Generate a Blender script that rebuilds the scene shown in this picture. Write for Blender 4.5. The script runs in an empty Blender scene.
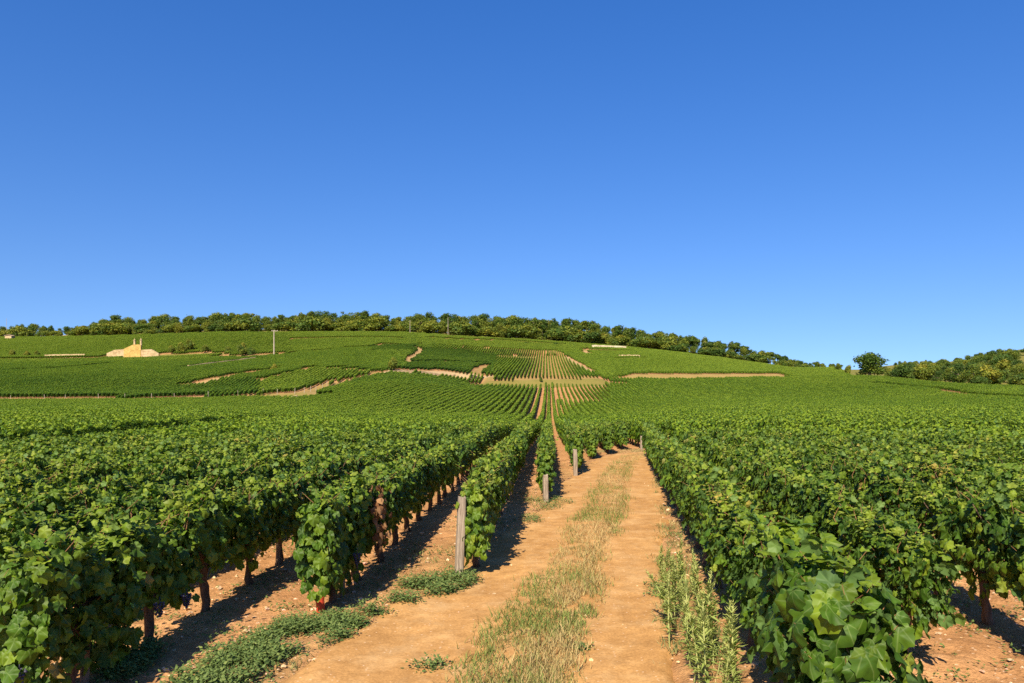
import bpy, math, random
import numpy as np
from mathutils import Vector
R = math.radians
SC = bpy.context.scene
COL = SC.collection
random.seed(7)
rng = np.random.default_rng(7)

# ------------------------------------------------------------------ camera, sky, sun, exposure
F_PX, CX, HY, CAM_H = 745.0, 512.0, 400.0, 2.0
cam_d = bpy.data.cameras.new("camera")
cam_d.sensor_width = 36.0
cam_d.lens = F_PX / 1024 * 36.0
cam_d.shift_y = (HY - 341.5) / 1024.0
cam_d.clip_start, cam_d.clip_end = 0.05, 6000
cam = bpy.data.objects.new("camera", cam_d)
cam.location = (0, 0, CAM_H)
cam.rotation_euler = (R(90), 0, 0)
COL.objects.link(cam)
SC.camera = cam

SUN_EL, SUN_AZ = 42.0, 17.0            # degrees; azimuth = how far left of straight behind the camera
to_sun = Vector((-math.sin(R(SUN_AZ)) * math.cos(R(SUN_EL)), -math.cos(R(SUN_AZ)) * math.cos(R(SUN_EL)), math.sin(R(SUN_EL))))
w = bpy.data.worlds.new("World")
SC.world = w
w.use_nodes = True
nt = w.node_tree
bg = nt.nodes["Background"]
sky = nt.nodes.new("ShaderNodeTexSky")
sky.sky_type = 'NISHITA'
sky.sun_disc = False
sky.sun_elevation = R(SUN_EL)
sky.sun_rotation = R(180 + SUN_AZ)
sky.altitude = 300
sky.air_density, sky.dust_density, sky.ozone_density = 1.0, 0.3, 2.2
hs = nt.nodes.new("ShaderNodeHueSaturation")
hs.inputs["Saturation"].default_value = 1.45
hs.inputs["Hue"].default_value = 0.517
hs.inputs["Value"].default_value = 1.0
wtc = nt.nodes.new("ShaderNodeTexCoord")
wmp = nt.nodes.new("ShaderNodeMapping"); wmp.vector_type = 'POINT'
wmp.inputs["Scale"].default_value = (1, 1, 0.78); wmp.inputs["Location"].default_value = (0, 0, 0.105)   # a clear, haze-free horizon
nt.links.new(wtc.outputs["Generated"], wmp.inputs[0]); nt.links.new(wmp.outputs[0], sky.inputs[0])
gm = nt.nodes.new("ShaderNodeGamma"); gm.inputs[1].default_value = 0.9
nt.links.new(sky.outputs[0], gm.inputs[0]); nt.links.new(gm.outputs[0], hs.inputs["Color"])
nt.links.new(hs.outputs[0], bg.inputs[0])
bg.inputs[1].default_value = 0.103

sd = bpy.data.lights.new("sun", 'SUN')
sd.energy = 5.0
sd.angle = R(0.53)
sd.color = (1.0, 0.87, 0.68)
so = bpy.data.objects.new("sun", sd)
so.rotation_euler = to_sun.to_track_quat('Z', 'Y').to_euler()
so.location = (-30, -40, 60)
COL.objects.link(so)

SC.view_settings.view_transform = 'Standard'
SC.view_settings.look = 'None'
SC.view_settings.exposure = 0.95
SC.view_settings.gamma = 1.0
SC.cycles.max_bounces = 8
SC.cycles.transparent_max_bounces = 8
SC.cycles.use_denoising = False

# ------------------------------------------------------------------ helpers
def norm(a):
    return a / np.maximum(np.linalg.norm(a, axis=-1, keepdims=True), 1e-9)

def hash2(ix, iy, seed):
    h = (ix * 374761393 + iy * 668265263 + seed * 974711) & 0xFFFFFFFF
    h = ((h ^ (h >> 13)) * 1274126177) & 0xFFFFFFFF
    return ((h ^ (h >> 16)) & 0xFFFF) / 65535.0

def vnoise(x, y, seed=0):
    x = np.asarray(x, float); y = np.asarray(y, float)
    ix = np.floor(x).astype(np.int64); iy = np.floor(y).astype(np.int64)
    fx = x - ix; fy = y - iy
    fx = fx * fx * (3 - 2 * fx); fy = fy * fy * (3 - 2 * fy)
    a = hash2(ix, iy, seed); b = hash2(ix + 1, iy, seed); c = hash2(ix, iy + 1, seed); d = hash2(ix + 1, iy + 1, seed)
    return (a * (1 - fx) + b * fx) * (1 - fy) + (c * (1 - fx) + d * fx) * fy

def mesh_from(name, V, Fs, mats, fmat=None, attrs=None, uv=None, smooth=False, cols=None):
    """V (N,3); Fs = list of (M,k) arrays; attrs {name: per-vertex float}; uv per-vertex (N,2); cols per-vertex (N,3)"""
    me = bpy.data.meshes.new(name)
    V = np.asarray(V, np.float32)
    me.vertices.add(len(V)); me.vertices.foreach_set("co", V.ravel())
    if Fs:
        loops = np.concatenate([f.ravel() for f in Fs]).astype(np.int32)
        lens = np.concatenate([np.full(len(f), f.shape[1], np.int32) for f in Fs])
        starts = np.concatenate([[0], np.cumsum(lens)[:-1]]).astype(np.int32)
        me.loops.add(len(loops)); me.loops.foreach_set("vertex_index", loops)
        me.polygons.add(len(lens)); me.polygons.foreach_set("loop_start", starts); me.polygons.foreach_set("loop_total", lens)
        if fmat is not None:
            me.polygons.foreach_set("material_index", np.asarray(fmat, np.int32))
        if uv is not None:
            ul = me.uv_layers.new(name="UVMap")
            ul.data.foreach_set("uv", np.asarray(uv, np.float32)[loops].ravel())
        me.update(calc_edges=True)
        me.polygons.foreach_set("use_smooth", np.full(len(lens), smooth))
    for k, a in (attrs or {}).items():
        at = me.attributes.new(k, 'FLOAT', 'POINT'); at.data.foreach_set("value", np.asarray(a, np.float32))
    if cols is not None:
        ca = me.color_attributes.new("col", 'FLOAT_COLOR', 'POINT')
        c4 = np.ones((len(V), 4), np.float32); c4[:, :3] = cols
        ca.data.foreach_set("color", c4.ravel())
    for m in mats:
        me.materials.append(m)
    return me

def link(name, me, parent=None, loc=None, rot=None):
    o = bpy.data.objects.new(name, me)
    COL.objects.link(o)
    if parent is not None: o.parent = parent
    if loc is not None: o.location = loc
    if rot is not None: o.rotation_euler = rot
    return o

def tag(o, label=None, cat=None, group=None, kind=None):
    if label: o["label"] = label
    if cat: o["category"] = cat
    if group: o["group"] = group
    if kind: o["kind"] = kind
    return o

class MB:
    """collects boxes and tubes into one mesh"""
    def __init__(s): s.v = []; s.q = []; s.t = []; s.n = 0
    def add(s, V, Q=None, T=None):
        V = np.asarray(V, float)
        s.v.append(V)
        if Q is not None and len(Q): s.q.append(np.asarray(Q) + s.n)
        if T is not None and len(T): s.t.append(np.asarray(T) + s.n)
        s.n += len(V)
    def tube(s, pts, rad, seg=8, cap=True):
        pts = np.asarray(pts, float); n = len(pts)
        rad = np.broadcast_to(rad, (n,))
        ring = []
        for i in range(n):
            d = pts[min(i + 1, n - 1)] - pts[max(i - 1, 0)]
            d /= max(np.linalg.norm(d), 1e-9)
            a = np.cross(d, [0.31, 0.95, 0.02]); a /= max(np.linalg.norm(a), 1e-9)
            b = np.cross(d, a)
            th = np.arange(seg) / seg * 2 * math.pi
            ring.append(pts[i] + rad[i] * (np.cos(th)[:, None] * a + np.sin(th)[:, None] * b))
        V = np.concatenate(ring); Q = []
        for i in range(n - 1):
            for j in range(seg):
                Q.append((i * seg + j, i * seg + (j + 1) % seg, (i + 1) * seg + (j + 1) % seg, (i + 1) * seg + j))
        T = []
        if cap:
            V = np.vstack([V, pts[0], pts[-1]])
            c0, c1 = len(V) - 2, len(V) - 1
            for j in range(seg):
                T.append((c0, (j + 1) % seg, j)); T.append((c1, (n - 1) * seg + j, (n - 1) * seg + (j + 1) % seg))
        s.add(V, Q, T)
    def prism(s, poly, y0, y1):
        """outline in x,z extruded along y"""
        poly = np.asarray(poly, float); n = len(poly)
        a = np.column_stack([poly[:, 0], np.full(n, y0), poly[:, 1]]); b = a.copy(); b[:, 1] = y1
        V = np.vstack([a, b, a.mean(0), b.mean(0)])
        Q = [(i, (i + 1) % n, n + (i + 1) % n, n + i) for i in range(n)]
        T = [(2 * n, (i + 1) % n, i) for i in range(n)] + [(2 * n + 1, n + i, n + (i + 1) % n) for i in range(n)]
        s.add(V, Q, T)
    def box(s, c, d, jitter=0.0):
        c = np.asarray(c, float); d = np.asarray(d, float) / 2
        V = np.array([(x, y, z) for z in (-1, 1) for y in (-1, 1) for x in (-1, 1)], float) * d + c
        if jitter: V += rng.normal(0, jitter, V.shape)
        s.add(V, [(0, 2, 3, 1), (4, 5, 7, 6), (0, 1, 5, 4), (2, 6, 7, 3), (0, 4, 6, 2), (1, 3, 7, 5)])
    def mesh(s, name, mat, smooth=False):
        Fs = []
        if s.q: Fs.append(np.concatenate(s.q))
        if s.t: Fs.append(np.concatenate(s.t))
        return mesh_from(name, np.concatenate(s.v), Fs, [mat], smooth=smooth)

# ------------------------------------------------------------------ materials
def new_mat(name):
    m = bpy.data.materials.new(name); m.use_nodes = True
    n = m.node_tree.nodes; l = m.node_tree.links
    return m, n, l, n["Principled BSDF"], n["Material Output"]

def math_node(n, l, op, a, b=None, clamp=False):
    x = n.new("ShaderNodeMath"); x.operation = op; x.use_clamp = clamp
    for i, v in enumerate((a, b)):
        if v is None: continue
        if isinstance(v, (int, float)): x.inputs[i].default_value = v
        else: l.new(v, x.inputs[i])
    return x.outputs[0]

def mix_rgb(n, l, f, a, b, bt='MIX'):
    x = n.new("ShaderNodeMix"); x.data_type = 'RGBA'; x.blend_type = bt
    for s, v in ((x.inputs[0], f), (x.inputs[6], a), (x.inputs[7], b)):
        if isinstance(v, (int, float)): s.default_value = v
        elif isinstance(v, tuple): s.default_value = (*v, 1)
        else: l.new(v, s)
    return x.outputs[2]

def ramp(n, l, fac, stops):
    r = n.new("ShaderNodeValToRGB"); e = r.color_ramp.elements
    while len(e) < len(stops): e.new(0.5)
    for el, (p, c) in zip(e, stops): el.position = p; el.color = (*c, 1)
    l.new(fac, r.inputs[0])
    return r.outputs[0]

def noise(n, l, scale, detail=4, rough=0.55, coord=None):
    x = n.new("ShaderNodeTexNoise"); x.inputs["Scale"].default_value = scale
    x.inputs["Detail"].default_value = detail; x.inputs["Roughness"].default_value = rough
    if coord is not None: l.new(coord, x.inputs["Vector"])
    return x.outputs[0]

def leaf_shader(name, stops, back, trans=0.30, veins=False, src='object', rough=0.5, spec=0.35):
    """leaf: colour ramp over the per-leaf value v shifted by the plant's own tint"""
    m, n, l, p, out = new_mat(name)
    at = n.new("ShaderNodeAttribute"); at.attribute_name = "v"
    v = at.outputs["Fac"]
    if src == 'object':
        oi = n.new("ShaderNodeObjectInfo")
        sx = n.new("ShaderNodeSeparateColor"); l.new(oi.outputs["Color"], sx.inputs[0])
        shift = math_node(n, l, 'SUBTRACT', sx.outputs[0], 0.5)
        v = math_node(n, l, 'ADD', v, shift)
    elif src == 'instance':
        ai = n.new("ShaderNodeAttribute"); ai.attribute_type = 'INSTANCER'; ai.attribute_name = "tint"
        v = math_node(n, l, 'ADD', v, ai.outputs["Fac"])
    c = ramp(n, l, v, stops)
    if veins:
        uv = n.new("ShaderNodeUVMap"); sp = n.new("ShaderNodeSeparateXYZ"); l.new(uv.outputs[0], sp.inputs[0])
        ax = math_node(n, l, 'ABSOLUTE', sp.outputs[0])
        y = sp.outputs[1]
        ds = [ax]
        for ang in (42, 88):
            ca, sa = math.cos(R(ang)), math.sin(R(ang))
            ds.append(math_node(n, l, 'ABSOLUTE', math_node(n, l, 'SUBTRACT', math_node(n, l, 'MULTIPLY', ax, ca), math_node(n, l, 'MULTIPLY', y, sa))))
        dm = math_node(n, l, 'MINIMUM', math_node(n, l, 'MINIMUM', ds[0], ds[1]), ds[2])
        vf = math_node(n, l, 'SUBTRACT', 1.0, math_node(n, l, 'MULTIPLY', dm, 32.0), True)
        vf = math_node(n, l, 'MULTIPLY', vf, 0.4)
        c = mix_rgb(n, l, vf, c, (0.22, 0.30, 0.10))
        tc = n.new("ShaderNodeTexCoord")
        nz = noise(n, l, 9.0, 3, 0.6, tc.outputs["Object"])
        sp_ = ramp(n, l, nz, [(0.40, (0.72, 0.72, 0.72)), (0.62, (1.15, 1.12, 1.0))])
        c = mix_rgb(n, l, 1.0, c, sp_, 'MULTIPLY')
    ge = n.new("ShaderNodeNewGeometry")
    cb = mix_rgb(n, l, math_node(n, l, 'MULTIPLY', ge.outputs["Backfacing"], 0.55), c, back)
    l.new(cb, p.inputs["Base Color"])
    p.inputs["Roughness"].default_value = rough
    p.inputs["Specular IOR Level"].default_value = spec
    tr = n.new("ShaderNodeBsdfTranslucent")
    tcx = mix_rgb(n, l, 1.0, c, (1.5, 1.6, 0.4), 'MULTIPLY')
    l.new(tcx, tr.inputs[0])
    mx = n.new("ShaderNodeMixShader"); mx.inputs[0].default_value = trans
    l.new(p.outputs[0], mx.inputs[1]); l.new(tr.outputs[0], mx.inputs[2])
    l.new(mx.outputs[0], out.inputs[0])
    return m

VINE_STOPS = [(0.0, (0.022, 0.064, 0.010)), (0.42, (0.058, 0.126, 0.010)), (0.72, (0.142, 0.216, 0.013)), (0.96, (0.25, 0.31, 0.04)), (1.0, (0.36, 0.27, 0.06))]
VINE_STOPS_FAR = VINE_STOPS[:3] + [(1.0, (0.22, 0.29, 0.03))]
VINE_BACK = (0.12, 0.21, 0.07)
M_LEAF = leaf_shader("vine_leaf", VINE_STOPS, VINE_BACK, 0.30, True, 'object', .52, .22)
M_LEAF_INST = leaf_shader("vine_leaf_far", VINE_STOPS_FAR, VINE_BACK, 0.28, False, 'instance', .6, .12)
M_DEAD = leaf_shader("dead_leaf", [(0, (0.12, 0.055, 0.025)), (0.6, (0.22, 0.11, 0.05)), (1, (0.34, 0.20, 0.09))], (0.25, 0.15, 0.08), 0.15, False, 'none', 0.8, 0.1)
M_CROWN = leaf_shader("tree_foliage", [(0, (0.024, 0.055, 0.012)), (0.35, (0.055, 0.105, 0.014)), (0.60, (0.16, 0.185, 0.018)), (1, (0.29, 0.25, 0.03))], (0.10, 0.12, 0.04), 0.22, False, 'object', 0.6, 0.2)
M_WEED = leaf_shader("weed_leaf", [(0, (0.05, 0.09, 0.026)), (0.5, (0.10, 0.155, 0.042)), (1, (0.21, 0.25, 0.07))], (0.14, 0.18, 0.09), 0.22, False, 'none', 0.6, 0.2)
M_TALLWEED = leaf_shader("tall_weed_leaf", [(0, (0.13, 0.18, 0.05)), (0.5, (0.25, 0.31, 0.08)), (1, (0.42, 0.43, 0.14))], (0.22, 0.27, 0.11), 0.25, False, 'none', 0.6, 0.2)

def colattr_mat(name, rough=0.8, trans=0.0):
    m, n, l, p, out = new_mat(name)
    at = n.new("ShaderNodeAttribute"); at.attribute_name = "col"
    l.new(at.outputs["Color"], p.inputs["Base Color"])
    p.inputs["Roughness"].default_value = rough; p.inputs["Specular IOR Level"].default_value = 0.2
    if trans:
        tr = n.new("ShaderNodeBsdfTranslucent"); l.new(at.outputs["Color"], tr.inputs[0])
        mx = n.new("ShaderNodeMixShader"); mx.inputs[0].default_value = trans
        l.new(p.outputs[0], mx.inputs[1]); l.new(tr.outputs[0], mx.inputs[2]); l.new(mx.outputs[0], out.inputs[0])
    return m
M_GRASS = colattr_mat("grass_blade", 0.7, 0.25)
M_STONE_BIT = colattr_mat("field_stone", 0.9)

def wood_mat(name, a, b, sc=(40, 40, 5), rough=0.85):
    m, n, l, p, out = new_mat(name)
    tc = n.new("ShaderNodeTexCoord"); mp = n.new("ShaderNodeMapping"); mp.inputs["Scale"].default_value = sc
    l.new(tc.outputs["Object"], mp.inputs[0])
    nz = noise(n, l, 1.0, 6, 0.65, mp.outputs[0])
    l.new(ramp(n, l, nz, [(0.3, a), (0.7, b)]), p.inputs["Base Color"])
    bp = n.new("ShaderNodeBump"); bp.inputs["Strength"].default_value = 0.7; bp.inputs["Distance"].default_value = 0.01
    l.new(nz, bp.inputs["Height"]); l.new(bp.outputs[0], p.inputs["Normal"])
    p.inputs["Roughness"].default_value = rough; p.inputs["Specular IOR Level"].default_value = 0.2
    return m
M_BARK = wood_mat("vine_bark", (0.045, 0.026, 0.016), (0.17, 0.105, 0.065), (60, 60, 9))
M_TREEBARK = wood_mat("tree_bark", (0.10, 0.075, 0.05), (0.27, 0.21, 0.15), (3, 3, 0.6))
M_POST = wood_mat("weathered_post_wood", (0.13, 0.095, 0.065), (0.40, 0.33, 0.25), (70, 70, 5))
M_POST_FAR = wood_mat("grey_post_wood", (0.26, 0.22, 0.16), (0.44, 0.38, 0.29), (20, 20, 2))
M_STAKE = wood_mat("dark_stake_wood", (0.09, 0.065, 0.045), (0.26, 0.19, 0.13), (70, 70, 6))
M_CANE = wood_mat("vine_cane", (0.16, 0.075, 0.03), (0.30, 0.17, 0.08), (60, 60, 12))

def plain_mat(name, c, rough=0.6, spec=0.3, nsc=None, var=0.25):
    m, n, l, p, out = new_mat(name)
    p.inputs["Roughness"].default_value = rough; p.inputs["Specular IOR Level"].default_value = spec
    tc = n.new("ShaderNodeTexCoord")
    nz = noise(n, l, nsc or 3.0, 6, 0.65, tc.outputs["Object"])
    lo = tuple(x * (1 - var) for x in c); hi = tuple(min(1, x * (1 + var)) for x in c)
    l.new(ramp(n, l, nz, [(0.32, lo), (0.68, hi)]), p.inputs["Base Color"])
    return m
M_RED = plain_mat("faded_red_plastic", (0.42, 0.05, 0.022), 0.5, 0.4, 30, 0.2)
M_GRAPE = plain_mat("dark_grape_skin", (0.030, 0.028, 0.055), 0.45, 0.4, 60, 0.4)

def wall_mat(name, c, bw, bh, sat=0.25):
    m, n, l, p, out = new_mat(name)
    tc = n.new("ShaderNodeTexCoord")
    mp = n.new("ShaderNodeMapping"); mp.inputs["Rotation"].default_value = (R(90), 0, 0)
    l.new(tc.outputs["Object"], mp.inputs[0])
    br = n.new("ShaderNodeTexBrick")
    br.inputs["Scale"].default_value = 1.0; br.inputs["Brick Width"].default_value = bw; br.inputs["Row Height"].default_value = bh
    br.inputs["Mortar Size"].default_value = 0.02
    br.inputs["Color1"].default_value = (*[x * (1 - sat) for x in c], 1); br.inputs["Color2"].default_value = (*[min(1, x * 1.12) for x in c], 1)
    br.inputs["Mortar"].default_value = (*[x * 0.6 for x in c], 1)
    l.new(mp.outputs[0], br.inputs["Vector"])
    nz = noise(n, l, 0.6, 6, 0.7, tc.outputs["Object"])
    st = ramp(n, l, nz, [(0.35, (0.72, 0.68, 0.6)), (0.6, (1, 1, 1))])
    l.new(mix_rgb(n, l, 1.0, br.outputs[0], st, 'MULTIPLY'), p.inputs["Base Color"])
    p.inputs["Roughness"].default_value = 0.9; p.inputs["Specular IOR Level"].default_value = 0.1
    return m
M_YELLOW_STONE = wall_mat("yellow_limestone", (0.52, 0.36, 0.12), 0.7, 0.35)
M_PALE_STONE = wall_mat("pale_limestone", (0.50, 0.38, 0.22), 0.7, 0.35)
M_WHITE_STONE = wall_mat("whitewashed_stone", (0.60, 0.52, 0.36), 0.8, 0.4, 0.08)

def soil_mat(name, track=False):
    m, n, l, p, out = new_mat(name)
    tc = n.new("ShaderNodeTexCoord"); co = tc.outputs["Object"]
    big = noise(n, l, 0.55, 5, 0.6, co); mid = noise(n, l, 5.0, 6, 0.65, co); fine = noise(n, l, 46.0, 4, 0.6, co)
    if track:
        c = ramp(n, l, big, [(0.3, (0.37, 0.200, 0.068)), (0.7, (0.49, 0.282, 0.103))])
    else:
        c = ramp(n, l, big, [(0.3, (0.36, 0.185, 0.075)), (0.7, (0.52, 0.29, 0.13))])
    c = mix_rgb(n, l, 1.0, c, ramp(n, l, mid, [(0.3, (0.74, 0.70, 0.66)), (0.68, (1.12, 1.12, 1.12))]), 'MULTIPLY')
    c = mix_rgb(n, l, 0.8, c, ramp(n, l, fine, [(0.3, (0.70, 0.68, 0.66)), (0.66, (1.16, 1.16, 1.18))]), 'MULTIPLY')
    vo = n.new("ShaderNodeTexVoronoi"); vo.inputs["Scale"].default_value = 26.0 if track else 18.0
    l.new(co, vo.inputs["Vector"])
    peb = math_node(n, l, 'LESS_THAN', vo.outputs["Distance"], 0.22)
    sc_ = n.new("ShaderNodeSeparateColor"); l.new(vo.outputs["Color"], sc_.inputs[0])
    peb = math_node(n, l, 'MULTIPLY', peb, math_node(n, l, 'GREATER_THAN', sc_.outputs[0], 0.80 if track else 0.62))
    c = mix_rgb(n, l, math_node(n, l, 'MULTIPLY', peb, 0.65), c, (0.66, 0.47, 0.30))
    hgt = math_node(n, l, 'ADD', math_node(n, l, 'MULTIPLY', mid, 1.0), math_node(n, l, 'MULTIPLY', fine, 0.35))
    hgt = math_node(n, l, 'ADD', hgt, math_node(n, l, 'MULTIPLY', peb, 0.18))
    if track:       # paler trodden dust and grit
        dust = ramp(n, l, noise(n, l, 1.7, 7, 0.72, co), [(0.48, (0, 0, 0)), (0.70, (1, 1, 1))])
        c = mix_rgb(n, l, math_node(n, l, 'MULTIPLY', dust, 0.45), c, (0.60, 0.41, 0.20))
    if not track:
        at = n.new("ShaderNodeAttribute"); at.attribute_name = "col"
        s3 = n.new("ShaderNodeSeparateColor"); l.new(at.outputs["Color"], s3.inputs[0])
        dry = ramp(n, l, mid, [(0.3, (0.21, 0.145, 0.05)), (0.55, (0.33, 0.24, 0.09)), (0.75, (0.15, 0.16, 0.04))])
        grn = ramp(n, l, mid, [(0.3, (0.07, 0.10, 0.015)), (0.7, (0.17, 0.17, 0.03))])
        pale = ramp(n, l, mid, [(0.3, (0.36, 0.28, 0.16)), (0.7, (0.50, 0.41, 0.26))])
        brn = ramp(n, l, mid, [(0.3, (0.22, 0.12, 0.05)), (0.7, (0.36, 0.22, 0.09))])
        c = mix_rgb(n, l, s3.outputs[0], c, dry)
        c = mix_rgb(n, l, s3.outputs[1], c, grn)
        c = mix_rgb(n, l, s3.outputs[2], c, pale)
    l.new(c, p.inputs["Base Color"])
    bp = n.new("ShaderNodeBump"); bp.inputs["Strength"].default_value = 0.35 if track else 0.8
    bp.inputs["Distance"].default_value = 0.03 if track else 0.06
    l.new(hgt, bp.inputs["Height"]); l.new(bp.outputs[0], p.inputs["Normal"])
    p.inputs["Roughness"].default_value = 0.95; p.inputs["Specular IOR Level"].default_value = 0.08
    return m
M_SOIL = soil_mat("reddish_vineyard_soil")
M_TRACK = soil_mat("packed_ochre_earth", True)

# ------------------------------------------------------------------ terrain
def Zp(Y, py): return CAM_H + (HY - py) / F_PX * Y
_p = lambda Y, py: (Y, Zp(Y, py))
COLS = {
    -200: [(27, 0), (90, -.1), _p(160, 403), _p(230, 374), _p(320, 357), _p(440, 338), (520, 46), (800, 38)],
    0: [(27, 0), (90, -.1), _p(160, 403), _p(230, 374), _p(320, 357), _p(440, 338), (520, 46), (800, 38)],
    130: [(27, 0), (90, .3), _p(158, 402.5), _p(230, 374), _p(305, 357.5), _p(395, 336), (450, 42.5), (800, 36)],
    256: [(27, 0), (60, -.2), (90, -.1), _p(152, 399), _p(215, 373), _p(285, 356), _p(365, 333), (430, 42), (800, 36)],
    385: [(27, 0), (42, -.3), (60, -.6), (85, -.45), (115, 1.2), _p(140, 391), _p(188, 374), _p(280, 350), _p(365, 333), (430, 42), (800, 36)],
    490: [(27, 0), (42, -.35), (60, -.75), (85, -.7), (120, .85), _p(150, 396.5), _p(192, 386), _p(205, 379.5), _p(310, 358), _p(395, 338), (460, 42), (800, 36)],
    545: [(27, 0), (42, -.35), (60, -.75), (85, -.75), (122, .6), _p(150, 398), _p(188, 388), _p(206, 380), _p(320, 357), _p(400, 341), (460, 40.5), (800, 34)],
    640: [(27, 0), (55, -.35), (85, -.6), (115, 0), _p(150, 402), _p(215, 382), _p(240, 376), _p(330, 355), _p(400, 349), (450, 34.5), (800, 28)],
    700: [(27, 0), (100, .3), _p(150, 403.5), _p(240, 379), _p(320, 364), _p(390, 356), (450, 30), (800, 22)],
    780: [(27, 0), (100, .2), _p(150, 405), _p(250, 379), _p(320, 371), _p(375, 367.5), (430, 21.5), (800, 12)],
    830: [(27, 0), (100, .2), _p(160, 403), _p(260, 378), _p(340, 370), (420, 13), (800, 4)],
    880: [(27, 0), (100, .2), _p(160, 402), _p(240, 379), _p(280, 376), _p(340, 369), _p(420, 366.5), (800, 24)],
    960: [(27, 0), (100, .3), _p(160, 399), _p(215, 385.5), _p(260, 379), _p(340, 366), _p(400, 361), (500, 25), (800, 26)],
    1030: [(27, 0), (90, .5), _p(140, 399), _p(190, 389), _p(250, 379), _p(330, 360), _p(400, 349.5), (480, 35), (800, 38)],
    1250: [(27, 0), (90, .5), _p(140, 399), _p(190, 388), _p(250, 378), _p(330, 358), _p(400, 346), (480, 40), (800, 46)],
}
def pchip(x, y, xi):
    x = np.asarray(x, float); y = np.asarray(y, float)
    h = np.diff(x); d = np.diff(y) / h
    m = np.zeros(len(x)); m[0] = 0; m[-1] = d[-1]
    for i in range(1, len(x) - 1):
        if d[i - 1] * d[i] > 0:
            w1, w2 = 2 * h[i] + h[i - 1], h[i] + 2 * h[i - 1]
            m[i] = (w1 + w2) / (w1 / d[i - 1] + w2 / d[i])
    k = np.clip(np.searchsorted(x, xi) - 1, 0, len(h) - 1)
    t = (xi - x[k]) / h[k]; t = np.clip(t, 0, 1)
    return (1 + 2 * t) * (1 - t) ** 2 * y[k] + t * (1 - t) ** 2 * h[k] * m[k] + t * t * (3 - 2 * t) * y[k + 1] + t * t * (t - 1) * h[k] * m[k + 1]
TU = np.linspace(-1.0, 1.0, 201); TY = np.linspace(0, 800, 401)
_cu = np.array([(k - CX) / F_PX for k in COLS])
_cz = np.array([pchip([0] + [a for a, b in c], [0] + [b for a, b in c], TY) for c in COLS.values()])
TZ = np.array([pchip(_cu, _cz[:, j], TU) for j in range(len(TY))]).T       # [u, Y]
ker = np.exp(-0.5 * (np.arange(-5, 6) / 1.6) ** 2); ker /= ker.sum()
TZ = np.array([np.convolve(np.pad(TZ[:, j], 5, mode='edge'), ker, mode='valid') for j in range(TZ.shape[1])]).T
k2 = np.array([.25, .5, .25])
TZ = np.array([np.convolve(np.pad(TZ[i], 1, mode='edge'), k2, mode='valid') for i in range(TZ.shape[0])])
TZ[:, TY <= 30] *= np.clip((TY[TY <= 30] - 20) / 10, 0, 1)

def base_z(X, Y):
    X = np.asarray(X, float); Y = np.asarray(Y, float)
    Yc = np.clip(Y, 0, 799.0)
    u = np.clip(X / np.maximum(Y, 8.0), -0.999, 0.999)
    a = (u + 1) / 2 * 200; b = Yc / 2.0
    i = np.floor(a).astype(int); j = np.floor(b).astype(int)
    i = np.clip(i, 0, 199); j = np.clip(j, 0, 399)
    fa = a - i; fb = b - j
    return (TZ[i, j] * (1 - fa) + TZ[i + 1, j] * fa) * (1 - fb) + (TZ[i, j + 1] * (1 - fa) + TZ[i + 1, j + 1] * fa) * fb

# terrace banks: a short steep rise whose height is lost again over the flatter plot above
BANKS = []
def ground_z(X, Y):
    z = base_z(X, Y)
    if not BANKS: return z
    X = np.asarray(X, float); Y = np.asarray(Y, float)
    px = CX + F_PX * X / np.maximum(Y, 8.0)
    for bp, by, h, fall in BANKS:
        d = Y - np.interp(px, bp, by)
        lat_ = np.clip((px - bp[0]) / 12, 0, 1) * np.clip((bp[-1] - px) / 12, 0, 1)
        t = np.clip(d / 4.5 + .5, 0, 1)
        z = z + np.where(Y > 100, h * lat_ * t * t * (3 - 2 * t) * np.exp(-np.clip(d, 0, 400) / fall), 0)
    return z

def gz(x, y): return float(ground_z(x, y))
def px_of(X, Y): return CX + F_PX * np.asarray(X) / np.maximum(np.asarray(Y), .1)
def py_of(X, Y): return HY - F_PX * (ground_z(X, Y) - CAM_H) / np.maximum(np.asarray(Y), .1)
_ys = np.concatenate([np.arange(3, 60, .1), np.arange(60, 700, .4)])
def at(px, py):
    """ground point seen at a place of the photograph"""
    u = (px - CX) / F_PX
    pr = HY - F_PX * (ground_z(u * _ys, _ys) - CAM_H) / _ys
    k = np.argmax(pr <= py)
    Y = _ys[k] if pr[k] <= py else _ys[np.argmin(pr)]
    return np.array([u * Y, Y])

_b = [
    ([478, 520, 560, 612], [386.5, 386, 385.5, 384], 1.3, 45),
    ([622, 660, 700, 740, 792], [379.5, 380, 379.5, 379, 378.5], 1.5, 50),
    ([-120, 0, 90, 170, 256, 318], [403, 402.7, 402.3, 402, 399, 398], .9, 40),
    ([378, 420, 450, 486], [375.5, 376, 377, 379.5], 1.2, 40),
]
_b = [(np.array(a_, float), np.array([at(p_, q_)[1] for p_, q_ in zip(a_, b_)]), h_, f_) for a_, b_, h_, f_ in _b]
BANKS.extend(_b)
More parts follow.
